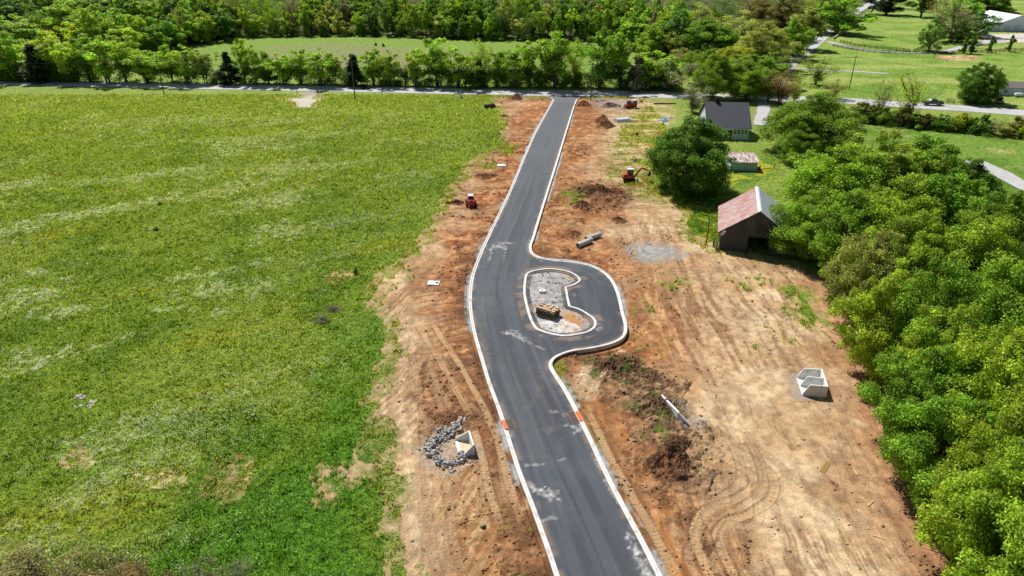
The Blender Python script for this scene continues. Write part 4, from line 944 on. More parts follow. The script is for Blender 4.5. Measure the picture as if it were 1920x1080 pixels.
pile(1094,198,30,4.5,1.4,[.24,.10,.05],'reddish heap at the foot of the junction utility pole',8)
pile(1122,190,30,2.6,.7,[.30,.27,.24],'pale rubble heap behind the junction utility pole',18)
pile(968,186,30,3.6,1.4,[.17,.075,.045],'red-brown heap at the corner where the new road meets the highway',11)
pile(945,218,18,1.5,.4,DK,'small dark heap at the meadow edge below the rusty steel piece',12)
pile(1194,302,18,2.2,.4,DK,'small flat dark heap in the grass behind the excavator',13)
pile(853,380,32,2.8,.8,DK,'small dark heap left of the red skid steer loader',14)
pile(1074,438,34,4,.5,RB,'flattened red heap left of the concrete pipes',15)
pile(1253,862,90,7,1.0,[.085,.040,.026],'long dark heap with steep side right of the near road',16,rot=-.75,c2=[.25,.12,.06])
pile(1160,695,170,5.5,.9,[.15,.085,.05],'weedy brown heap just below the loop of the new road',17,green=.75,c2=[.30,.19,.10])
pile(1228,765,110,5.5,.7,[.16,.095,.055],'weedy brown heap between the near road and the concrete headwall',19,rot=-.6,green=.6,c2=[.32,.20,.11])
pile(850,790,120,5,.35,[.20,.10,.05],'low dark heap above the riprap at the left of the road',21,rot=.3,c2=[.27,.15,.08])
pile(910,330,60,4,.4,RB,'low red heap beside the left kerb near the upper junction lid',24)
# ------------------------------------------------------------------ buildings
def boards(b, x0, x1, y, top, holes=(), w=.26, th=.05, axis='x', z0=-.3, seed=1):
    """vertical planks along x (or y) with gaps; holes=(a0,a1,z0,z1)"""
    r = random.Random(seed); a = x0
    while a < x1-.02:
        e = min(x1, a+w*r.uniform(.8, 1.15)); mid = (a+e)/2; zt = top(mid); segs = [(z0, zt)]
        for (h0, h1, g0, g1) in holes:
            if h0-.02 < mid < h1+.02:
                ns = []
                for s0, s1 in segs:
                    if g0 > s0: ns.append((s0, min(s1, g0)))
                    if g1 < s1: ns.append((max(s0, g1), s1))
                segs = ns
        off = r.uniform(-.02, .02)
        for s0, s1 in segs:
            if s1-s0 < .05: continue
            c = ((a+e)/2, y+off, (s0+s1)/2); d = (e-a-.015, th, s1-s0)
            if axis == 'y': c = (y+off, (a+e)/2, (s0+s1)/2); d = (th, e-a-.015, s1-s0)
            b.box(c, d)
        a = e
    return b
P = at(1348, 468)
barn = thing('barn', P, R_(-15), 'weathered plank barn with red-streaked tin roof at the edge of the grove', 'barn')
BW, BD, EV, RG = 10.4, 11.2, 3.5, 7.1
top = lambda x: EV+(RG-EV)*(1-abs(x-BW/2)/(BW/2))-.08
boards(MB(), 0, BW, 0, top, [(4.1, 7.3, -.3, 2.75), (5.2, 6.6, 3.3, 5.0)], seed=3).build('front_wall', 'wood', barn)
boards(MB(), 0, BW, BD, top, seed=5).build('back_wall', 'wood', barn)
boards(MB(), 0, BD, 0, lambda x: EV-.02, axis='y', seed=6).build('side_wall', 'wood', barn)
boards(MB(), 0, BD, BW, lambda x: EV-.02, axis='y', seed=7).build('side_wall', 'wood', barn)
b = MB(); b.box((5.7,-.06,2.85), (3.5,.1,.2)); b.box((4.05,-.06,1.3), (.14,.1,2.9)); b.box((7.35,-.06,1.3), (.14,.1,2.9)); b.build('door_frame', 'fence', barn)
MB().box((5.9,.10,4.15), (1.5,.05,1.75)).box((5.9,.02,4.9), (1.35,.04,.12)).build('loft_hatch', 'fence', barn)
def slab(b, x0, z0, x1, z1, y0, y1, th):
    n = Vector((-(z1-z0), 0, x1-x0)).normalized()*th
    b.prism([(x0, z0), (x1, z1), (x1+n.x, z1+n.z), (x0+n.x, z0+n.z)], y0, y1)
sl = (RG-EV)/(BW/2)
b = MB(); slab(b, -.55, EV-.55*sl+.02, BW/2, RG+.02, -.45, BD+.4, .05)
for k in range(17):
    y = -.40+k*.72; slab(b, -.57, EV-.57*sl+.07, BW/2, RG+.075, y, y+.05, .035)
b.build('roof', 'barnroof', barn)
b = MB(); slab(b, BW/2+.004, RG+.02, BW+.5, EV-.5*sl+.02, -.45, BD+.4, .05)
for k in range(17):
    y = -.40+k*.72; slab(b, BW/2+.006, RG+.075, BW+.52, EV-.52*sl+.07, y, y+.05, .035)
b.build('roof', 'tin', barn)  # right slope greyer and bluer: its dimmer light put into the tin colour
MB().box((BW/2-.12, BD/2, RG+.06), (.42, BD+.9, .04), ry=-.55).box((BW/2+.14, BD/2, RG+.06), (.42, BD+.9, .04), ry=.6).build('ridge_cap', 'white', barn)
MB().box((.25,-.52,3.15), (.45,.03,1.1), ry=.5, rx=.25).build('loose_roof_sheet', 'tin', barn)
b = boards(MB(), BW+.05, BW+3.6, .4, lambda x: 2.5-(x-BW)*.25, seed=9); boards(b, .4, BD-1, BW+3.6, lambda x: 1.6, axis='y', seed=10)
b.build('lean_to', 'wood', barn)
b = MB(); slab(b, BW+.2, 2.62, BW+3.9, 1.66, .1, BD-.8, .05); b.build('lean_to_roof', 'tin', barn)
# house
P = at(1337, 262); P = Vector((G(1407,264)[0]-10.6, 169.3, gz(50,168)))
hs = thing('house', P, R_(-6), 'white cottage with charcoal shingle roof and sunroom windows, half hidden by the dark tree', 'house')
HW_, HD, he, hr = 10.4, 14.6, 3.0, 7.3
b = MB(); b.prism([(0.3,-.3),(HD-.3,-.3),(HD-.3,he),(HD/2,hr-.15),(0.3,he)], .3, HW_-.3, 'x'); b.build('wall', 'siding', hs)
s2 = (hr-he)/(HD/2)
for y0, z0, y1, z1 in ((-.35, he-.35*s2+.1, HD/2, hr+.1), (HD+.35, he-.35*s2+.1, HD/2+.003, hr+.1)):
    b = MB(); b.prism([(y0, z0), (y1, z1), (y1, z1+.12), (y0, z0+.12)], -.1, HW_+.2, 'x'); b.build('roof', 'shingle', hs)
MB().box((HW_/2,-.36,he-.20), (HW_+.3,.06,.22)).box((HW_+.22,HD/4,he+1.9), (.05,HD/2,.22), rx=math.atan(s2)).build('fascia', 'white', hs)
b = MB(); b.box((2.9, HD/2, hr+.5), (.75,.75,1.6)); b.build('chimney', 'dark', hs)
for k in range(4):
    x = HW_-3.55+k*.86
    w_ = MB().box((x,.26,1.95), (.74,.06,1.25)).build('window', 'white', hs)
    g = MB().box((x,.215,2.25), (.58,.03,.50)).box((x,.215,1.66), (.58,.03,.50)).build('pane', 'glass', w_)
MB().box((5.6,.24,1.1), (1.1,.08,2.2)).build('door', 'dark', hs)  # near-black panel stands in for the shade under the porch
MB().box((8.6,.24,.12), (3.4,.1,.5)).build('foundation', 'conc', hs)
# shed
P = at(1380, 320)
sh = thing('garden_shed', P, R_(-4), 'low shed with rusty striped tin roof between the dark tree and the house', 'shed')
b = MB(); b.prism([(0,-.3),(4.4,-.3),(4.4,2.45),(0,1.85)], -1.2, 4.3, 'x'); b.build('wall', 'bluesiding', sh)
b = MB(); b.prism([(-.45,1.84),(4.75,2.55),(4.75,2.62),(-.45,1.91)], -1.5, 4.6, 'x')
for k in range(14): b.prism([(-.47,1.91),(4.77,2.62),(4.77,2.66),(-.47,1.95)], -1.45+k*.46, -1.41+k*.46, 'x')
b.build('roof', 'shedroof', sh)
# white metal barn top right
P = at(1851, 59.8)
wb = thing('metal_barn', P, 0, 'white metal barn with low gable and side annex at the top right', 'barn')
q = lambda v: v
b = MB(); b.prism([(5.8,-.3),(24,-.3),(24,4.4),(14.9,7.6),(5.8,4.4)], 0, 26); b.build('wall', 'siding', wb)
MB().prism([(0,-.3),(5.8,-.3),(5.8,4.3),(0,3.2)], .6, 24).build('annex', 'siding', wb)
b = MB(); b.prism([(5.4,4.35),(14.9,7.7),(24.4,4.35),(24.4,4.52),(14.9,7.88),(5.4,4.52)], -.4, 26.4); b.prism([(-.4,3.22),(5.35,4.3),(5.35,4.42),(-.4,3.34)], .2, 24.3); b.build('roof', 'white', wb)
for x, w_ in ((9.5,3.6),(14.6,3.4),(19.6,3.4)): MB().box((x,-.03,1.7), (w_,.05,3.3)).build('sliding_door', mat('panel_door', (.50,.55,.60), .6), wb)
MB().box((3,.57,1.3), (3.0,.05,2.4)).build('garage_door', mat('panel_door', (.50,.55,.60), .6), wb)
# pale blue outbuilding at the right edge
P = at(1873, 179)
bb = thing('outbuilding', P, R_(-7), 'long pale blue building with brown shingle roof at the right edge', 'building')
b = MB(); b.prism([(0,-.3),(7,-.3),(7,2.3),(3.5,3.4),(0,2.3)], 0, 17, 'x'); b.build('wall', 'bluesiding', bb)
for y0, z0, y1, z1 in ((-.4,2.25,3.5,3.55),(7.4,2.25,3.503,3.55)): MB().prism([(y0,z0),(y1,z1),(y1,z1+.1),(y0,z0+.1)], -.4, 17.4, 'x').build('roof', 'shinglebr', bb)
for x in (1.6,): MB().box((x,-.03,1.2), (.9,.05,.8)).build('window', 'glass', bb)
MB().box((8.6,-.03,.95), (1.3,.06,1.9)).build('door', 'dark', bb)
# farmhouse in the left woods
P = at(80, 72); P = Vector((G(84,70)[0], 343, 0))
fh = thing('farmhouse', P, R_(4), 'farmhouse with faded pink roof glimpsed through the woods at the upper left', 'house')
MB().prism([(0,-.3),(8,-.3),(8,3.4),(4,5.6),(0,3.4)], 0, 8, 'x').build('wall', 'siding', fh)
for y0, y1 in ((-.5, 4), (8.5, 4.003)): MB().prism([(y0,3.3),(y1,5.75),(y1,5.9),(y0,3.45)], -.4, 8.4, 'x').build('roof', 'pinkroof', fh)
# ------------------------------------------------------------------ poles, lines, fences
PT = []
def upole(bx, by, ty, label, arm=True, lamp=False, r=.15, topx=None, keepw=True):
    P = at(bx, by); h = z_at(P, ty)-P.z; t = thing('utility_pole', P, 0, label, 'utility pole')
    dx = 0
    if topx is not None: T = G(topx, ty, P.z+h); dx = float(np.clip(T[0]-P.x, -1.2, 1.2))
    MB().tube([(0,0,-.4),(dx*.5,0,h*.5),(dx,0,h)], [r*1.15, r, r*.75], 8).build('pole', 'pole', t, smooth=False)
    if arm: MB().box((dx,-.14,h-.5), (2.0,.1,.12)).build('crossarm', 'pole', t)
    if arm == 2: MB().tube([(dx+.35,-.3,h-2.0),(dx+.35,-.3,h-1.1)], .22, 12).build('transformer', 'steel', t)
    if lamp: MB().bar((dx,0,h-.1), (dx-.9,-.3,h+.15), .08).box((dx-1.1,-.35,h+.12), (.7,.35,.14)).build('lamp_head', 'white', t)
    return Vector((P.x+dx, P.y-.14, P.z+h-.4))
a1 = upole(307.5, 176, 112, 'wooden utility pole standing in the meadow edge, leftmost one by the highway')
a2 = upole(666, 187, 112, 'wooden utility pole at the meadow edge right of the gravel entrance')
a3 = upole(1107.5, 188, 118, 'wooden utility pole with transformer at the new road junction', arm=2)
a4 = upole(1592, 168, 104, 'wooden utility pole on the lawn left of the bare hedge trees')
a5 = upole(1751, 111, 69, 'slim pole with floodlight beside the board fence', arm=False, lamp=True, r=.11)
a6 = upole(1861, 184, 126, 'utility pole behind the round lawn tree near the blue building', arm=True)
upole(1683, 30, -14, 'thin pole on the upper lawn near the top edge', arm=False, r=.1)
upole(1911, 388, 322, 'dark slim pole at the right edge beside the pale farm drive', arm=False, r=.12)
def wire(name, p, q_, sag, label):
    b = MB()
    for o in (-.8, .8):
        pts = [p.lerp(q_, k/14)+Vector((o, 0, -sag*4*(k/14)*(1-k/14))) for k in range(15)]; b.tube(pts, .022, 4)
    return tag(b.build(name, 'black'), label, 'power line')
a0 = a1+Vector((-110, 9, 0)); wire('power_line', a0, a1, 1.4, 'power line running left from the leftmost utility pole')
wire('power_line', a1, a2, 1.4, 'power line between the two utility poles along the meadow')
wire('power_line', a2, a3, 1.6, 'power line from the meadow edge to the junction utility pole')
wire('power_line', a3, a4, 1.6, 'power line from the junction pole across the treetops to the lawn pole')
wire('power_line', a4, a6, 1.2, 'power line from the lawn pole to the pole by the blue building')
def fence(pts, label, h=1.25, sp_=2.6, rails=4, m='fence', pr=.07, name='board_fence'):
    L_ = catmull(Gs(pts), 8); t = thing(name, (L_[0][0], L_[0][1], gz(*L_[0])), 0, label, 'fence')
    o = Vector(t.location); d = np.r_[0, np.cumsum(np.linalg.norm(np.diff(L_, axis=0), axis=1))]
    n_ = min(95, max(2, int(d[-1]/sp_)+1)); S = np.linspace(0, d[-1], n_)
    Q = [Vector((np.interp(s, d, L_[:, 0]), np.interp(s, d, L_[:, 1]), 0)) for s in S]
    for q_ in Q: q_.z = gz(q_.x, q_.y)
    pm = None
    for q_ in Q:
        if pm is None: po = MB().box((0,0,h/2-.15), (pr*2,pr*2,h+.3)).build('post', m, t); pm = po.data
        else: po = link(bpy.data.objects.new('post', pm), t)
        po.location = q_-o
    b = MB()
    for i in range(len(Q)-1):
        for k in range(rails):
            z = h*(.22+.72*k/max(1, rails-1)); b.bar(Q[i]-o+Vector((0,0,z)), Q[i+1]-o+Vector((0,0,z)), .04, .14)
    b.build('rails', m, t); return t
fence([(1562,87),(1580,90),(1610,95),(1650,100),(1703,102),(1750,102),(1842,100),(1883,97),(1925,96)], 'long dark board fence below the curved driveway')
fence([(1575,80),(1600,86),(1640,92),(1675,95),(1706,98)], 'dark board fence along the upper side of the curved driveway')
fence([(1712,98),(1738,89),(1767,83),(1800,77)], 'dark board fence climbing from the gate gap towards the metal barn')
fence([(1648,13),(1680,17),(1720,22),(1745,26)], 'dark board fence along the top of the upper lawn')
fence([(1424,319),(1436,317),(1452,316)], 'short post-and-rail fence right of the rusty-roofed shed', h=1.1, rails=1)
fence([(1774,193),(1789,195)], 'short wooden fence panel beside the highway, right of the dark truck', h=1.35, sp_=2.4, rails=5, m='ply')
fence([(1337,462),(1343,470)], 'small slatted gate at the left front corner of the barn', h=1.5, sp_=1.2, rails=5, m='wood')
Lw = catmull(Gs([(1563,74),(1588,56),(1610,40),(1632,22),(1645,12)]), 6); b = MB()
for i in range(len(Lw)-1): b.bar((Lw[i][0], Lw[i][1], .45), (Lw[i+1][0], Lw[i+1][1], .45), .5, 1.3)
tag(b.build('stone_wall', 'outcrop'), 'low pale wall climbing beside the shaded side road', 'wall')
for (x, y, h, lb, m_, r) in [(1324,458,4.6,'weathered tall post in the grass left of the barn','wood',.09),(1199,194,1.9,'dark slim post at the highway verge behind the red loader','fence',.07),(557,176,1.5,'left gate post at the gravel field entrance','fence',.08),(603,177,1.5,'right gate post at the gravel field entrance','fence',.08),(1892,204,1.2,'short dark marker post by the highway near the right edge','fence',.07)]:
    tag(MB().tube([(0,0,-.2),(.04,0,h*.5),(0,.02,h)], [r, r*.95, r*.8], 8).build('post', m_, loc=at(x, y)), lb, 'post')
# ------------------------------------------------------------------ precast concrete and pipes
def ring(px, py, px2, py2, r, label):
    p = at(px, py); q_ = at(px2, py2); p.z += r; q_.z += r; t = thing('concrete_pipe', p, 0, label, 'pipe')
    d = (q_-p); e = d.normalized()
    MB().pipe((0,0,0), d, r, r-.09, 20).build('barrel', 'concpipe', t); MB().pipe(d-e*.35, d+e*.02, r+.07, r-.03, 20).build('bell', 'concpipe', t)
    return t
ring(1083, 465, 1108, 454, .42, 'near concrete pipe section lying on the red soil right of the road')
ring(1099, 452, 1124, 444, .42, 'far concrete pipe section touching the near one at its tip')
def lid(px, py, w, d, label, h=.22, rz=0, hole=(.3, 0)):
    t = thing('junction_lid', at(px, py), rz, label, 'concrete lid')
    MB().box((0,0,h/2-.05), (w,d,h+.1)).build('slab', 'concpale', t, bevel=.02); MB().box((hole[0]*w,hole[1]*d,h+.012), (w*.22,d*.36,.02)).build('manhole', 'dark', t)
lid(813, 532, 1.7, 1.3, 'white concrete lid on the soil left of the road, level with the loop island', rz=-.1)
lid(940.5, 310.5, 1.9, 1.5, 'white concrete lid on red soil in the upper left verge')
lid(1017, 549, .85, .75, 'small white concrete lid on the gravel of the loop island', h=.3, hole=(0, 0), rz=-.1)
lid(882, 1150, .1, .1, 'x') if False else None
def wall3(b, A, B, hA, hB, th=.14, z0=-.2):
    """upright wall from A to B (xy), tops hA hB"""
    A = Vector((A[0], A[1], 0)); B = Vector((B[0], B[1], 0)); n = Vector((-(B-A).y, (B-A).x, 0)).normalized()*th/2
    vs = [A-n, B-n, B+n, A+n]; lo = [v+Vector((0,0,z0)) for v in vs]; hi = [vs[0]+Vector((0,0,hA)), vs[1]+Vector((0,0,hB)), vs[2]+Vector((0,0,hB)), vs[3]+Vector((0,0,hA))]
    return b.add(lo+hi, [(0,3,2,1),(4,5,6,7),(0,1,5,4),(1,2,6,5),(2,3,7,6),(3,0,4,7)])
O = at(1530, 722); t = thing('precast_boxes', O, 0, 'pair of joined open-sided concrete culvert boxes on the pale dirt', 'concrete boxes')
g = lambda x, y, z=1.45: Vector(G(x, y, z))-Vector((O.x, O.y, z))
Rb, Rm, Rf = g(1540.5,692.5), g(1546,709), g(1551.5,724.5)
Lb, Lm, Lf = g(1508,690.5), g(1514.5,706), g(1519.5,721.5)
for nm, A, B in (('back_wall', Lb, Rb), ('middle_wall', Lm, Rm), ('front_wall', Lf, Rf)):
    e = (A-B).normalized()*.55; b = MB(); wall3(b, A, B, 1.45, 1.45); wall3(b, A+e, A, .35, 1.45); b.build(nm, 'conc', t)
wall3(MB(), Rf+(Rf-Rb).normalized()*.07, Rb-(Rf-Rb).normalized()*.07, 1.455, 1.455, .16).build('side_wall', 'concpale', t)  # paler concrete than the cross walls: sunlight on this wall painted in
f0, f1, f2, f3 = Lb+(Lb-Rb).normalized()*.6, Rb, Rf, Lf+(Lf-Rf).normalized()*.6
MB().add([(v.x, v.y, z) for z in (-.2, .12) for v in (f0, f1, f2, f3)], [(3,2,1,0),(4,5,6,7),(0,1,5,4),(1,2,6,5),(2,3,7,6),(3,0,4,7)]).build('base_slab', 'concpale', t)
for nm, A, B in (('lifting_holes', Lb, Rb), ('lifting_holes', Lm, Rm)):
    n = Vector(((B-A).y, -(B-A).x, 0)).normalized()*.078; b = MB()
    for k in (.22, .82): c = A.lerp(B, k)+n; b.box((c.x, c.y, 1.1), (.10,.02,.12))
    b.build(nm, 'dark', t)
# flared end section with riprap
O = at(870, 838); O.z += .06; t = thing('headwall', O, 0, 'flared concrete culvert end beside the ring of grey riprap', 'headwall')
g = lambda x, y, z=0: Vector(G(x, y, z))-Vector((O.x, O.y, z))
A, B, Cc, D, E = g(855,820.5,.3), g(879.5,807,1.25), g(887.5,832.5,1.25), g(864.5,857,.1), g(856,826,.1)
wall3(MB(), A, B, .35, 1.25, .13).build('wing_wall', 'conc', t); wall3(MB(), B+(B-Cc).normalized()*.07, Cc+(Cc-B).normalized()*.07, 1.255, 1.255, .15).build('back_wall', 'concpale', t)
wall3(MB(), Cc, D, 1.25, .15, .13).build('wing_wall', 'conc', t)
MB().add([(v.x, v.y, z) for z in (-.2, .06) for v in (A, B, Cc, D)], [(3,2,1,0),(4,5,6,7),(0,1,5,4),(1,2,6,5),(2,3,7,6),(3,0,4,7)]).build('apron', mat('silted_apron', (.58,.47,.34), .9, noise=(2,.2)), t)
wall3(MB(), E, D, .10, .10, .30).build('toe_beam', 'concpale', t)
rng = np.random.RandomState(9)
arc = catmull(Gs([(864,790),(848,812),(834,812),(822,822),(806,836),(806,848),(822,862),(840,872),(856,864),(872,852)]), 10)
k = (len(arc)*rng.rand(900)**1.15).astype(int) % len(arc); P2 = arc[k]+rng.randn(900, 2)*(.24+.22*np.sin(k*.11)[:, None]**2)
_, zz, _ = ground_eval(P2[:, 0], P2[:, 1]); s = .05+.24*rng.rand(900)**3
tag(rocks('riprap', np.stack([P2[:, 0], P2[:, 1], zz+.08+.28*rng.rand(900)*np.exp(-((P2-arc[k])**2).sum(1)*2)], 1), s, 'rock', None, 4, .8), 'ring of broken grey riprap stones round the culvert end', 'riprap', kind='stuff')
# long headwall lying by the gravel
O = at(1266, 772); t = thing('retaining_slab', O, 0, 'long narrow concrete wall slab leaning in weeds right of the near road', 'concrete slab')
g = lambda x, y, z=0: Vector(G(x, y, z))-Vector((O.x, O.y, z))
A, B, Cc = g(1240,743,.8), g(1272.5,776,.9), g(1291,797,.1)
wall3(MB(), A, B, .8, .9, .22).build('wall_slab', 'concpale', t)
wall3(MB(), B, Cc, .88, .12, .16).build('wing', 'conc', t)  # end face in the darker concrete, its shade put into the colour
# kerb inlets under orange covers
for kx, ky, kx2, ky2, fx0, lb, sgn in ((941.5,789,950,808,1,'orange-covered kerb inlet on the left kerb of the near road',1),(1081,772,1092,792,-1,'orange-covered kerb inlet on the right kerb of the near road',-1)):
    p = Vector(G(kx, ky)); q_ = Vector(G(kx2, ky2)); m_ = (p+q_)/2; ln = (q_-p).length
    ang = math.atan2((q_-p).y, (q_-p).x); t = thing('kerb_inlet', (m_.x, m_.y, 0), ang, lb, 'drain inlet')
    MB().box((0,0,.10), (ln*.85,.42,.17)).build('cover', 'inlet', t, bevel=.015)
    o = .30; b = MB()
    for y in (o, o+.75): b.box((0, y*1.0, .052), (ln,.05,.03))
    for x in (-ln/2, 0, ln/2): b.box((x, o+.375, .052), (.05,.70,.03))
    fr = b.build('frame', mat('rusty_orange_frame', (.36,.14,.07), .8), t); gr = MB()
    for x in (-ln/4, ln/4): gr.box((x, o+.375, .045), (ln/2-.08,.66,.02))
    gt = gr.build('grate', mat('dark_grate', (.075,.068,.065), .8, noise=(6,.4)), t)
    # the road lies on one side only
    for ob in (fr, gt): ob.rotation_euler = (0, 0, 0 if sgn > 0 else math.pi)
# stone on pallet in the island
O = at(1027, 592); t = thing('stone_pallet', O, R_(-33), 'pallet of stacked tan building stone standing on the loop island', 'stone stack')
r = random.Random(2); b = MB(); b2 = MB()
for L0 in range(7):
    z = .16+L0*.165
    for X in range(6):
        for Y in range(4):
            if L0 == 6 and r.random() < .3: continue
            edge_ = X in (0, 5) or Y in (0, 3)
            (b if (L0 > 4 or not edge_) else b2).box((-1.15+X*.46+r.uniform(-.07,.07), -.62+Y*.41+r.uniform(-.07,.07), z+r.uniform(-.02,.03)), (.44*r.uniform(.8,1.15), .38*r.uniform(.8,1.15), .15*r.uniform(.8,1.3)), rz=r.uniform(-.3,.3), rx=r.uniform(-.08,.08), ry=r.uniform(-.08,.08), taper=.9)
b.build('cap_stones', 'stone', t); b2.build('stacked_stones', 'dark_shadestone', t)  # lower edge stones use the dark copy: shade of the sides painted in
b = MB()
for y in (-.75, -.2, .4): b.box((0,y,.05), (2.7,.1,.1))
for x in range(7): b.box((-1.2+x*.4,-.15,.115), (.1,1.5,.025))
b.build('pallet', 'pine', t)
# outcrops, puddle, sticks
for i, (x, y, s, lb) in enumerate([(149,746,.8,'smaller pale rock outcrop in the meadow, behind the larger one'),(166,758,1.5,'larger flat pale rock outcrop in the lower left meadow'),(938,192,.7,'pale boulder at the verge beside the red-brown corner heap'),(857,793,.35,'pale boulder above the ring of riprap'),(905,990,.3,'dark lump of rock on the soil near the left kerb'),(1303,838,.25,'white stone on the long dark heap'),(1165,447,.25,'white stone on the soil right of the concrete pipes')]):
    P = at(x, y); rr = np.random.RandomState(i+40); n_ = 5 if s > .7 and i < 2 else 1
    if i < 2:
        PP = np.stack([rr.uniform(-1, 1, 9)*s*.9, rr.uniform(-.5, .5, 9)*s*.8, rr.uniform(-.05, .05, 9)], 1); ss = s*(.30+.34*rr.rand(9)); fl = .22
    else: PP = np.array([[0, 0, s*.2]]); ss = [s]; fl = .7
    o = rocks('rock_outcrop' if i < 2 else 'boulder', PP, ss, 'outcrop' if i != 4 else 'dark_shadestone', None, i+3, fl); o.location = P
    tag(o, lb, 'rock')
pp = Gs([(1537,883),(1543,873),(1550,865),(1557,869),(1553,878),(1547,886),(1541,885)]); zc = gz(*pp.mean(0))
mz = max(gz(*v) for v in pp); MBp = MB().add([(v[0], v[1], mz+.01) for v in catmull(pp, 4, True)], [tuple(range(28))]); o = MBp.build('puddle', 'puddle'); tag(o, kind='structure')
for x, y, x2, y2, lb in [(1627,949,1637,939,'short pale stick on the bare dirt below the spreading tree'),(1638,1003,1659,1010,'longer pale stick on the bare dirt near the bottom right corner'),(1599,877,1607,891,'thin pale lath on the dirt right of the puddle')]:
    p, q_ = at(x, y, .06), at(x2, y2, .06); o = MB().bar((0,0,0), q_-p, .09, .06).build('stick', 'pine', loc=p); tag(o, lb, 'stick')
# ------------------------------------------------------------------ stored materials
O = at(1167, 228); t = thing('pipe_bundle', O, R_(18), 'bundle of white plastic pipes stacked on the grassy dirt', 'pipe bundle')
for lay in range(2):
    for k in range(6-lay):
        MB().pipe((-1.9, -.95+k*.42+lay*.21, .24+lay*.37), (1.9, -.95+k*.42+lay*.21, .24+lay*.37), .205, .17, 12).build('pipe', 'whitesheet', t)
MB().box((-1,.1,.02), (.1,2.6,.08)).box((1,.1,.02), (.1,2.6,.08)).build('bearer', 'pine', t)
O = at(1246, 226); rr = random.Random(4); b = MB()
n_ = 9; vs = [((i/n_-.5)*1.9, (j/n_-.5)*2.2, .12+.55*rr.random()*math.exp(-((i/n_-.5)**2+(j/n_-.5)**2)*7)) for i in range(n_+1) for j in range(n_+1)]
b.add(vs, [(i*(n_+1)+j, (i+1)*(n_+1)+j, (i+1)*(n_+1)+j+1, i*(n_+1)+j+1) for i in range(n_) for j in range(n_)])
o = b.build('tarp', 'blue', loc=O); md = o.modifiers.new('thick', 'SOLIDIFY'); md.thickness = .02
tag(o, 'crumpled bright blue tarp on the lawn left of the house', 'tarp')
for x, y, w_, l_, lb in [(1236,226,1.3,.4,'white plastic scrap on the grass left of the blue tarp'),(1256,221,1.4,.5,'white plastic scrap on the grass right of the blue tarp'),(1248,233,.45,2.0,'white board on the grass in front of the blue tarp')]:
    tag(MB().box((0,0,.12), (w_,l_,.06), rx=.06).box((w_*.2,l_*.1,.2), (w_*.5,l_*.4,.05), rz=.5, ry=.2).build('white_scrap', 'white', loc=at(x, y), rz=.3), lb, 'scrap')
O = at(918, 203); t = thing('steel_trough', O, R_(38), 'dark rusty steel trough lying on the meadow edge at the upper left verge', 'trough')
MB().pipe((-1.5,0,.55), (1.5,0,.55), .55, .47, 10).build('shell', 'brown', t); MB().box((1.7,.1,.3), (.5,.7,.6)).build('end_box', 'black', t)
tag(MB().tube([(-3.2,0,.16),(-1,.1,.2),(1.2,0,.16),(3.2,.1,.2)], .17, 10).build('drain_pipe', 'black', loc=at(1246,196.5)), 'long black drain pipe lying in the grass beside the highway', 'pipe')
b = MB(); b.tube([(0,0,0),(0,0,.75)], [.26,.33], 14); o = b.build('bucket', 'black', loc=at(1194.5,254.5)); MB().tube([(-.3,0,.7),(-.2,0,1.0),(.2,0,1.0),(.3,0,.7)], .02, 6).build('handle', 'steel', o); tag(o, 'small black bucket standing alone on the sparse lawn', 'bucket')
O = at(864, 184.5); t = thing('standpipe', O, 0, 'white post with small green cone base at the highway verge', 'standpipe')
MB().tube([(0,0,0),(0,0,2.2)], .07, 8).build('post', 'white', t); MB().tube([(0,0,0),(0,0,.45),(0,0,.9)], [.65,.45,.1], 12).build('cone', 'green', t); MB().tube([(0,0,.42),(0,0,.6)], [.47,.35], 12).build('band', 'white', t)
O = at(1202.5, 192.5); tag(MB().box((0,0,.25), (.5,.4,.5), ry=.3).box((.1,.1,.55), (.3,.3,.2), rz=.4).build('valve_box', 'black', loc=O), 'small black valve box by the slim post at the highway verge', 'box')
# portable toilet
O = at(1189.5, 203.5); t = thing('portable_toilet', O, .1, 'dark grey portable toilet with white roof beside the red loader', 'portable toilet')
MB().box((0,0,1.05), (1.15,1.15,2.1)).build('cabin', 'grey', t, bevel=.03)
MB().box((0,0,2.20), (1.22,1.22,.2), taper=.8).build('roof', 'white', t); MB().box((0,-.585,1.0), (.8,.03,1.8)).build('door', mat('door_grey', (.12,.14,.17), .5), t)
# ------------------------------------------------------------------ machines
def rounded(L0, H0, r, n=6):
    pts = []
    for cx_, cy_, a0 in ((L0/2-r, H0/2-r, 0), (-L0/2+r, H0/2-r, 90), (-L0/2+r, -H0/2+r, 180), (L0/2-r, -H0/2+r, 270)):
        for k in range(n+1): a = R_(a0+90*k/n); pts.append((cx_+r*math.cos(a), cy_+r*math.sin(a)))
    return pts
def track(t, y, L0=2.6, H0=.62, w=.38):
    b = MB(); b.prism([(a, c+H0/2) for a, c in rounded(L0, H0, H0*.48)], y-w/2, y+w/2); n = 30
    P_ = rounded(L0+.03, H0+.03, H0*.49, 5)
    for k in range(len(P_)):
        p_, q_ = P_[k], P_[(k+1) % len(P_)]
        seg = math.dist(p_, q_); m_ = max(1, int(seg/.16))
        for s in range(m_):
            f = (s+.5)/m_; b.box((p_[0]+(q_[0]-p_[0])*f, y, p_[1]+(q_[1]-p_[1])*f+H0/2), (.06,w+.04,.06), ry=-math.atan2(q_[1]-p_[1], q_[0]-p_[0]))
    o = b.build('track', 'black', t); w2 = MB()
    for x in (-L0/2+.33, -.4, .1, .55, L0/2-.33):
        for s in (-1, 1): w2.tube([(x, y+s*w/2, H0/2), (x, y+s*(w/2+.03), H0/2)], .2 if abs(x) > .8 else .13, 12)
    w2.build('rollers', 'steel', o)
O = at(1180, 339.5)
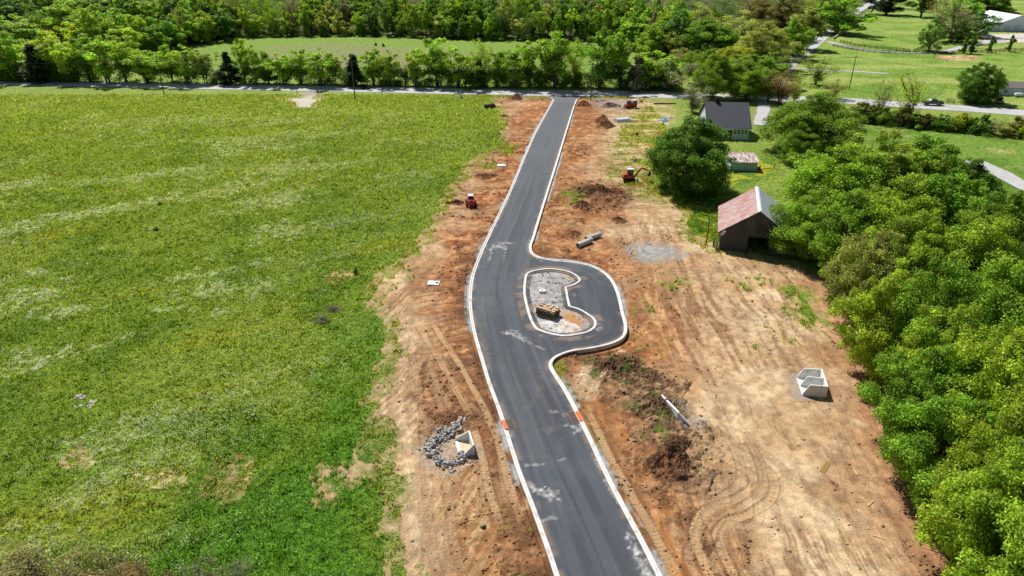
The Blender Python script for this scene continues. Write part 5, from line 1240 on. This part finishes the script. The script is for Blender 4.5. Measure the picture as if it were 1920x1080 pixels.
t = thing('excavator', O, R_(-2), 'orange-red mini excavator with its arm reaching under the dark tree', 'excavator')
t.scale = (.92, .92, .92)
for y in (-.8, .8): track(t, y)
MB().box((0,0,.55), (1.5,1.3,.35)).tube([(0,0,.7),(0,0,.85)], .5, 16).build('undercarriage', 'black', t)
MB().prism([(-1.55,.86),(.95,.86),(.95,1.15),(.5,1.35),(-.9,1.45),(-1.35,1.35),(-1.6,1.1)], -.95, .95).build('house', 'orange', t, bevel=.05)
MB().prism([(-1.45,1.40),(-.55,1.44),(-.55,1.85),(-1.15,1.82),(-1.42,1.65)], -.9, .9).build('engine_cover', 'orange', t, bevel=.06)
MB().box((-1.62,0,1.05), (.12,1.7,.35)).build('counterweight', 'black', t, bevel=.03)
b = MB()
for x, y in ((-.45,-.05),(-.45,.85),(.75,-.05),(.75,.85)): b.bar((x,y,1.4), (x*.95,y,2.65), .08)
cab = b.build('cab', 'black', t); MB().box((.14,.4,2.70), (1.35,1.05,.12)).build('roof', 'whitesheet', cab, bevel=.03)
MB().box((.14,.4,2.05), (1.1,.86,1.1)).build('glass', 'glass', cab)
def boomseg(pts, w, hts):
    b = MB(); n = len(pts); up = []; dn = []
    for i, p_ in enumerate(pts):
        a = Vector(pts[max(i-1, 0)]); c = Vector(pts[min(i+1, n-1)]); d = (c-a).normalized(); nn_ = Vector((-d.y, d.x))*hts[i]/2
        up.append((p_[0]+nn_.x, p_[1]+nn_.y)); dn.append((p_[0]-nn_.x, p_[1]-nn_.y))
    for i in range(n-1): b.prism([dn[i], dn[i+1], up[i+1], up[i]], -w/2-.001*i, w/2+.001*i)
    return b
boomseg([(.9,1.0),(1.5,1.75),(2.15,2.75),(2.5,3.0)], .22, [.22,.34,.36,.22]).build('boom', 'orange', t)
MB().tube([(1.15,0,.95),(1.9,0,2.1)], .06, 8).build('boom_ram', 'steel', t)
boomseg([(2.35,3.05),(3.3,2.85),(4.3,2.35)], .18, [.26,.30,.18]).build('stick', 'orange', t)
MB().tube([(1.95,0,2.9),(3.0,0,3.15)], .05, 8).build('stick_ram', 'steel', t)
MB().prism([(4.2,2.4),(4.55,2.0),(4.45,1.45),(4.0,1.3),(3.7,1.55),(3.95,1.65),(4.15,1.9)], -.3, .3).build('bucket', 'black', t)
MB().bar((.9,-.5,.35), (1.75,-.55,.3), .1).bar((.9,.5,.35), (1.75,.55,.3), .1).prism([(1.7,.05),(1.82,.03),(1.95,.35),(1.85,.62),(1.75,.35)], -.95, .95).build('dozer_blade', 'steel', t)
def skid(O, rz, label, cabroof='whitesheet', bucket=True):
    t = thing('skid_steer', O, rz, label, 'loader')
    MB().prism([(-1.45,.42),(.9,.42),(.9,.95),(.35,1.0),(-.35,1.15),(-1.1,1.42),(-1.5,1.25)], -.52, .52).build('body', 'red', t, bevel=.04)
    MB().box((-1.49,0,.9), (.06,.8,.55)).box((-1.1,0,1.44), (.5,.7,.05)).build('engine_door', 'red', t)
    for y in (-.78, .78):
        for x in (-.75, .55):
            w_ = MB().tube([(x,y-.17,.42),(x,y-.13,.42),(x,y+.13,.42),(x,y+.17,.42)], [.36,.44,.44,.36], 18).build('wheel', 'black', t)
            MB().tube([(x,y-.19,.42),(x,y+.19,.42)], .2, 12).build('rim', 'red', w_)
        a = MB(); s = 1 if y > 0 else -1; y2 = s*.62
        a.bar((-1.4,y2,1.35), (-.2,y2,1.6), .12, .2); a.bar((-.25,y2,1.6), (1.3,y2,.75), .12, .18); a.bar((-1.4,y2,.8), (-1.4,y2,1.4), .12, .25); a.build('lift_arm', 'red', t)
    b = MB()
    for x, y in ((-.5,-.42),(-.5,.42),(.55,-.42),(.55,.42)): b.bar((x,y,1.0), (x*.92,y,2.0), .07)
    cb = b.build('cab', 'black', t); MB().box((.0,0,2.05), (1.25,.98,.1)).build('roof', cabroof, cb, bevel=.03); MB().box((0,0,1.5), (.95,.8,.85)).build('glass', 'glass', cb)
    MB().prism([(1.2,.1),(1.95,.06),(1.95,.12),(1.35,.18),(1.25,.75),(1.2,.75)], -.95, .95).build('bucket', 'steel', t)
skid(at(883, 384), R_(97), 'red skid steer loader with pale cab roof, seen from behind on the left verge')
skid(at(1179, 204), R_(190), 'red loader with black cab parked beside the portable toilet', cabroof='black')
# pickup truck
O = at(1748, 197.5); O.z = .06; t = thing('pickup_truck', O, R_(174), 'dark navy pickup truck driving on the highway at the right', 'pickup truck')
MB().prism([(-2.75,.45),(2.75,.45),(2.8,.85),(2.6,1.08),(1.35,1.15),(.95,1.2),(-2.7,1.2)], -.95, .95).build('body', 'truck', t, bevel=.05)
cb = MB().prism([(-1.0,1.2),(1.35,1.15),(.65,1.78),(-.75,1.82)], -.82, .82).build('cabin', 'truck', t, bevel=.06)
MB().prism([(-.85,1.28),(1.12,1.25),(.60,1.70),(-.68,1.73)], -.835, .835).build('side_glass', 'glass', cb)
MB().add([(1.37,-.7,1.2),(1.37,.7,1.2),(.72,.68,1.76),(.72,-.68,1.76)], [(0,1,2,3)]).build('windscreen', 'whitesheet', cb)  # opaque pale sheet: sky glare on the windscreen put into its colour
MB().box((-1.85,0,1.205), (1.5,1.55,.02)).build('bed', 'black', t)
for x in (-1.75, 1.75):
    for y in (-.9, .9):
        w_ = MB().tube([(x,y-.12,.38),(x,y+.12,.38)], .38, 18).build('wheel', 'black', t); MB().tube([(x,y-.13,.38),(x,y+.13,.38)], .2, 12).build('rim', 'steel', w_)
# tank and trailer
O = at(1909, 182); t = thing('propane_tank', O, R_(-4), 'white propane tank lying in front of the pale blue building', 'tank')
MB().tube([(-1.35,0,.75),(-1.2,0,.75),(-1.0,0,.75),(1.0,0,.75),(1.2,0,.75),(1.35,0,.75)], [.15,.38,.5,.5,.38,.15], 16).build('vessel', 'white', t, smooth=True)
MB().box((-.8,0,.15), (.2,.6,.5)).box((.8,0,.15), (.2,.6,.5)).build('saddle', 'conc', t); MB().tube([(0,0,1.2),(0,0,1.42)], .16, 10).build('dome', 'white', t)
O = at(1868, 195); t = thing('utility_trailer', O, R_(-8), 'low flat trailer with pale deck on the lawn below the round tree', 'trailer')
MB().box((0,0,.6), (2.9,1.4,.12)).bar((1.4,0,.5), (2.3,0,.35), .1).build('deck', 'pine', t)
for y in (-.75,.75): MB().tube([(-.2,y-.1,.32),(-.2,y+.1,.32)], .32, 14).build('wheel', 'black', t)
tree_px(1873, 193, 179, 15, 'bush', 'cedar', 'small dark shrub beside the flat trailer', name='shrub', cat='shrub')
# ------------------------------------------------------------------ light and camera
EL, AZ = R_(56), R_(-35)
sd_v = Vector((math.sin(AZ)*math.cos(EL), math.cos(AZ)*math.cos(EL), math.sin(EL)))
sun = bpy.data.lights.new('sun', 'SUN'); sun.energy = 5.0; sun.angle = R_(.55); sun.color = (1.0, .955, .88)
so = bpy.data.objects.new('sun', sun); so.rotation_euler = (-sd_v).to_track_quat('-Z', 'Y').to_euler(); so.location = sd_v*200; C.objects.link(so)
w = bpy.data.worlds.new('World'); sc.world = w; w.use_nodes = True
nt = w.node_tree; sky = nt.nodes.new('ShaderNodeTexSky'); sky.sky_type = 'NISHITA'; sky.sun_disc = False
sky.sun_elevation = EL; sky.sun_rotation = AZ; sky.altitude = 100; sky.air_density = 1.0; sky.dust_density = .6; sky.ozone_density = 1.0
bg = nt.nodes['Background']; bg.inputs['Strength'].default_value = .062; nt.links.new(sky.outputs[0], bg.inputs['Color'])
cam = bpy.data.cameras.new('camera'); cam.sensor_width = 36; cam.sensor_fit = 'HORIZONTAL'; cam.lens = F/1920*36; cam.clip_end = 9000; cam.clip_start = .5
co = bpy.data.objects.new('camera', cam); co.location = (0, 0, HC); co.rotation_euler = (math.pi/2-PITCH, 0, 0); C.objects.link(co); sc.camera = co
sc.view_settings.view_transform = 'Standard'; sc.view_settings.look = 'None'; sc.view_settings.exposure = .15; sc.view_settings.gamma = 1
sc.render.engine = 'CYCLES'; sc.cycles.max_bounces = 6; sc.cycles.transparent_max_bounces = 4
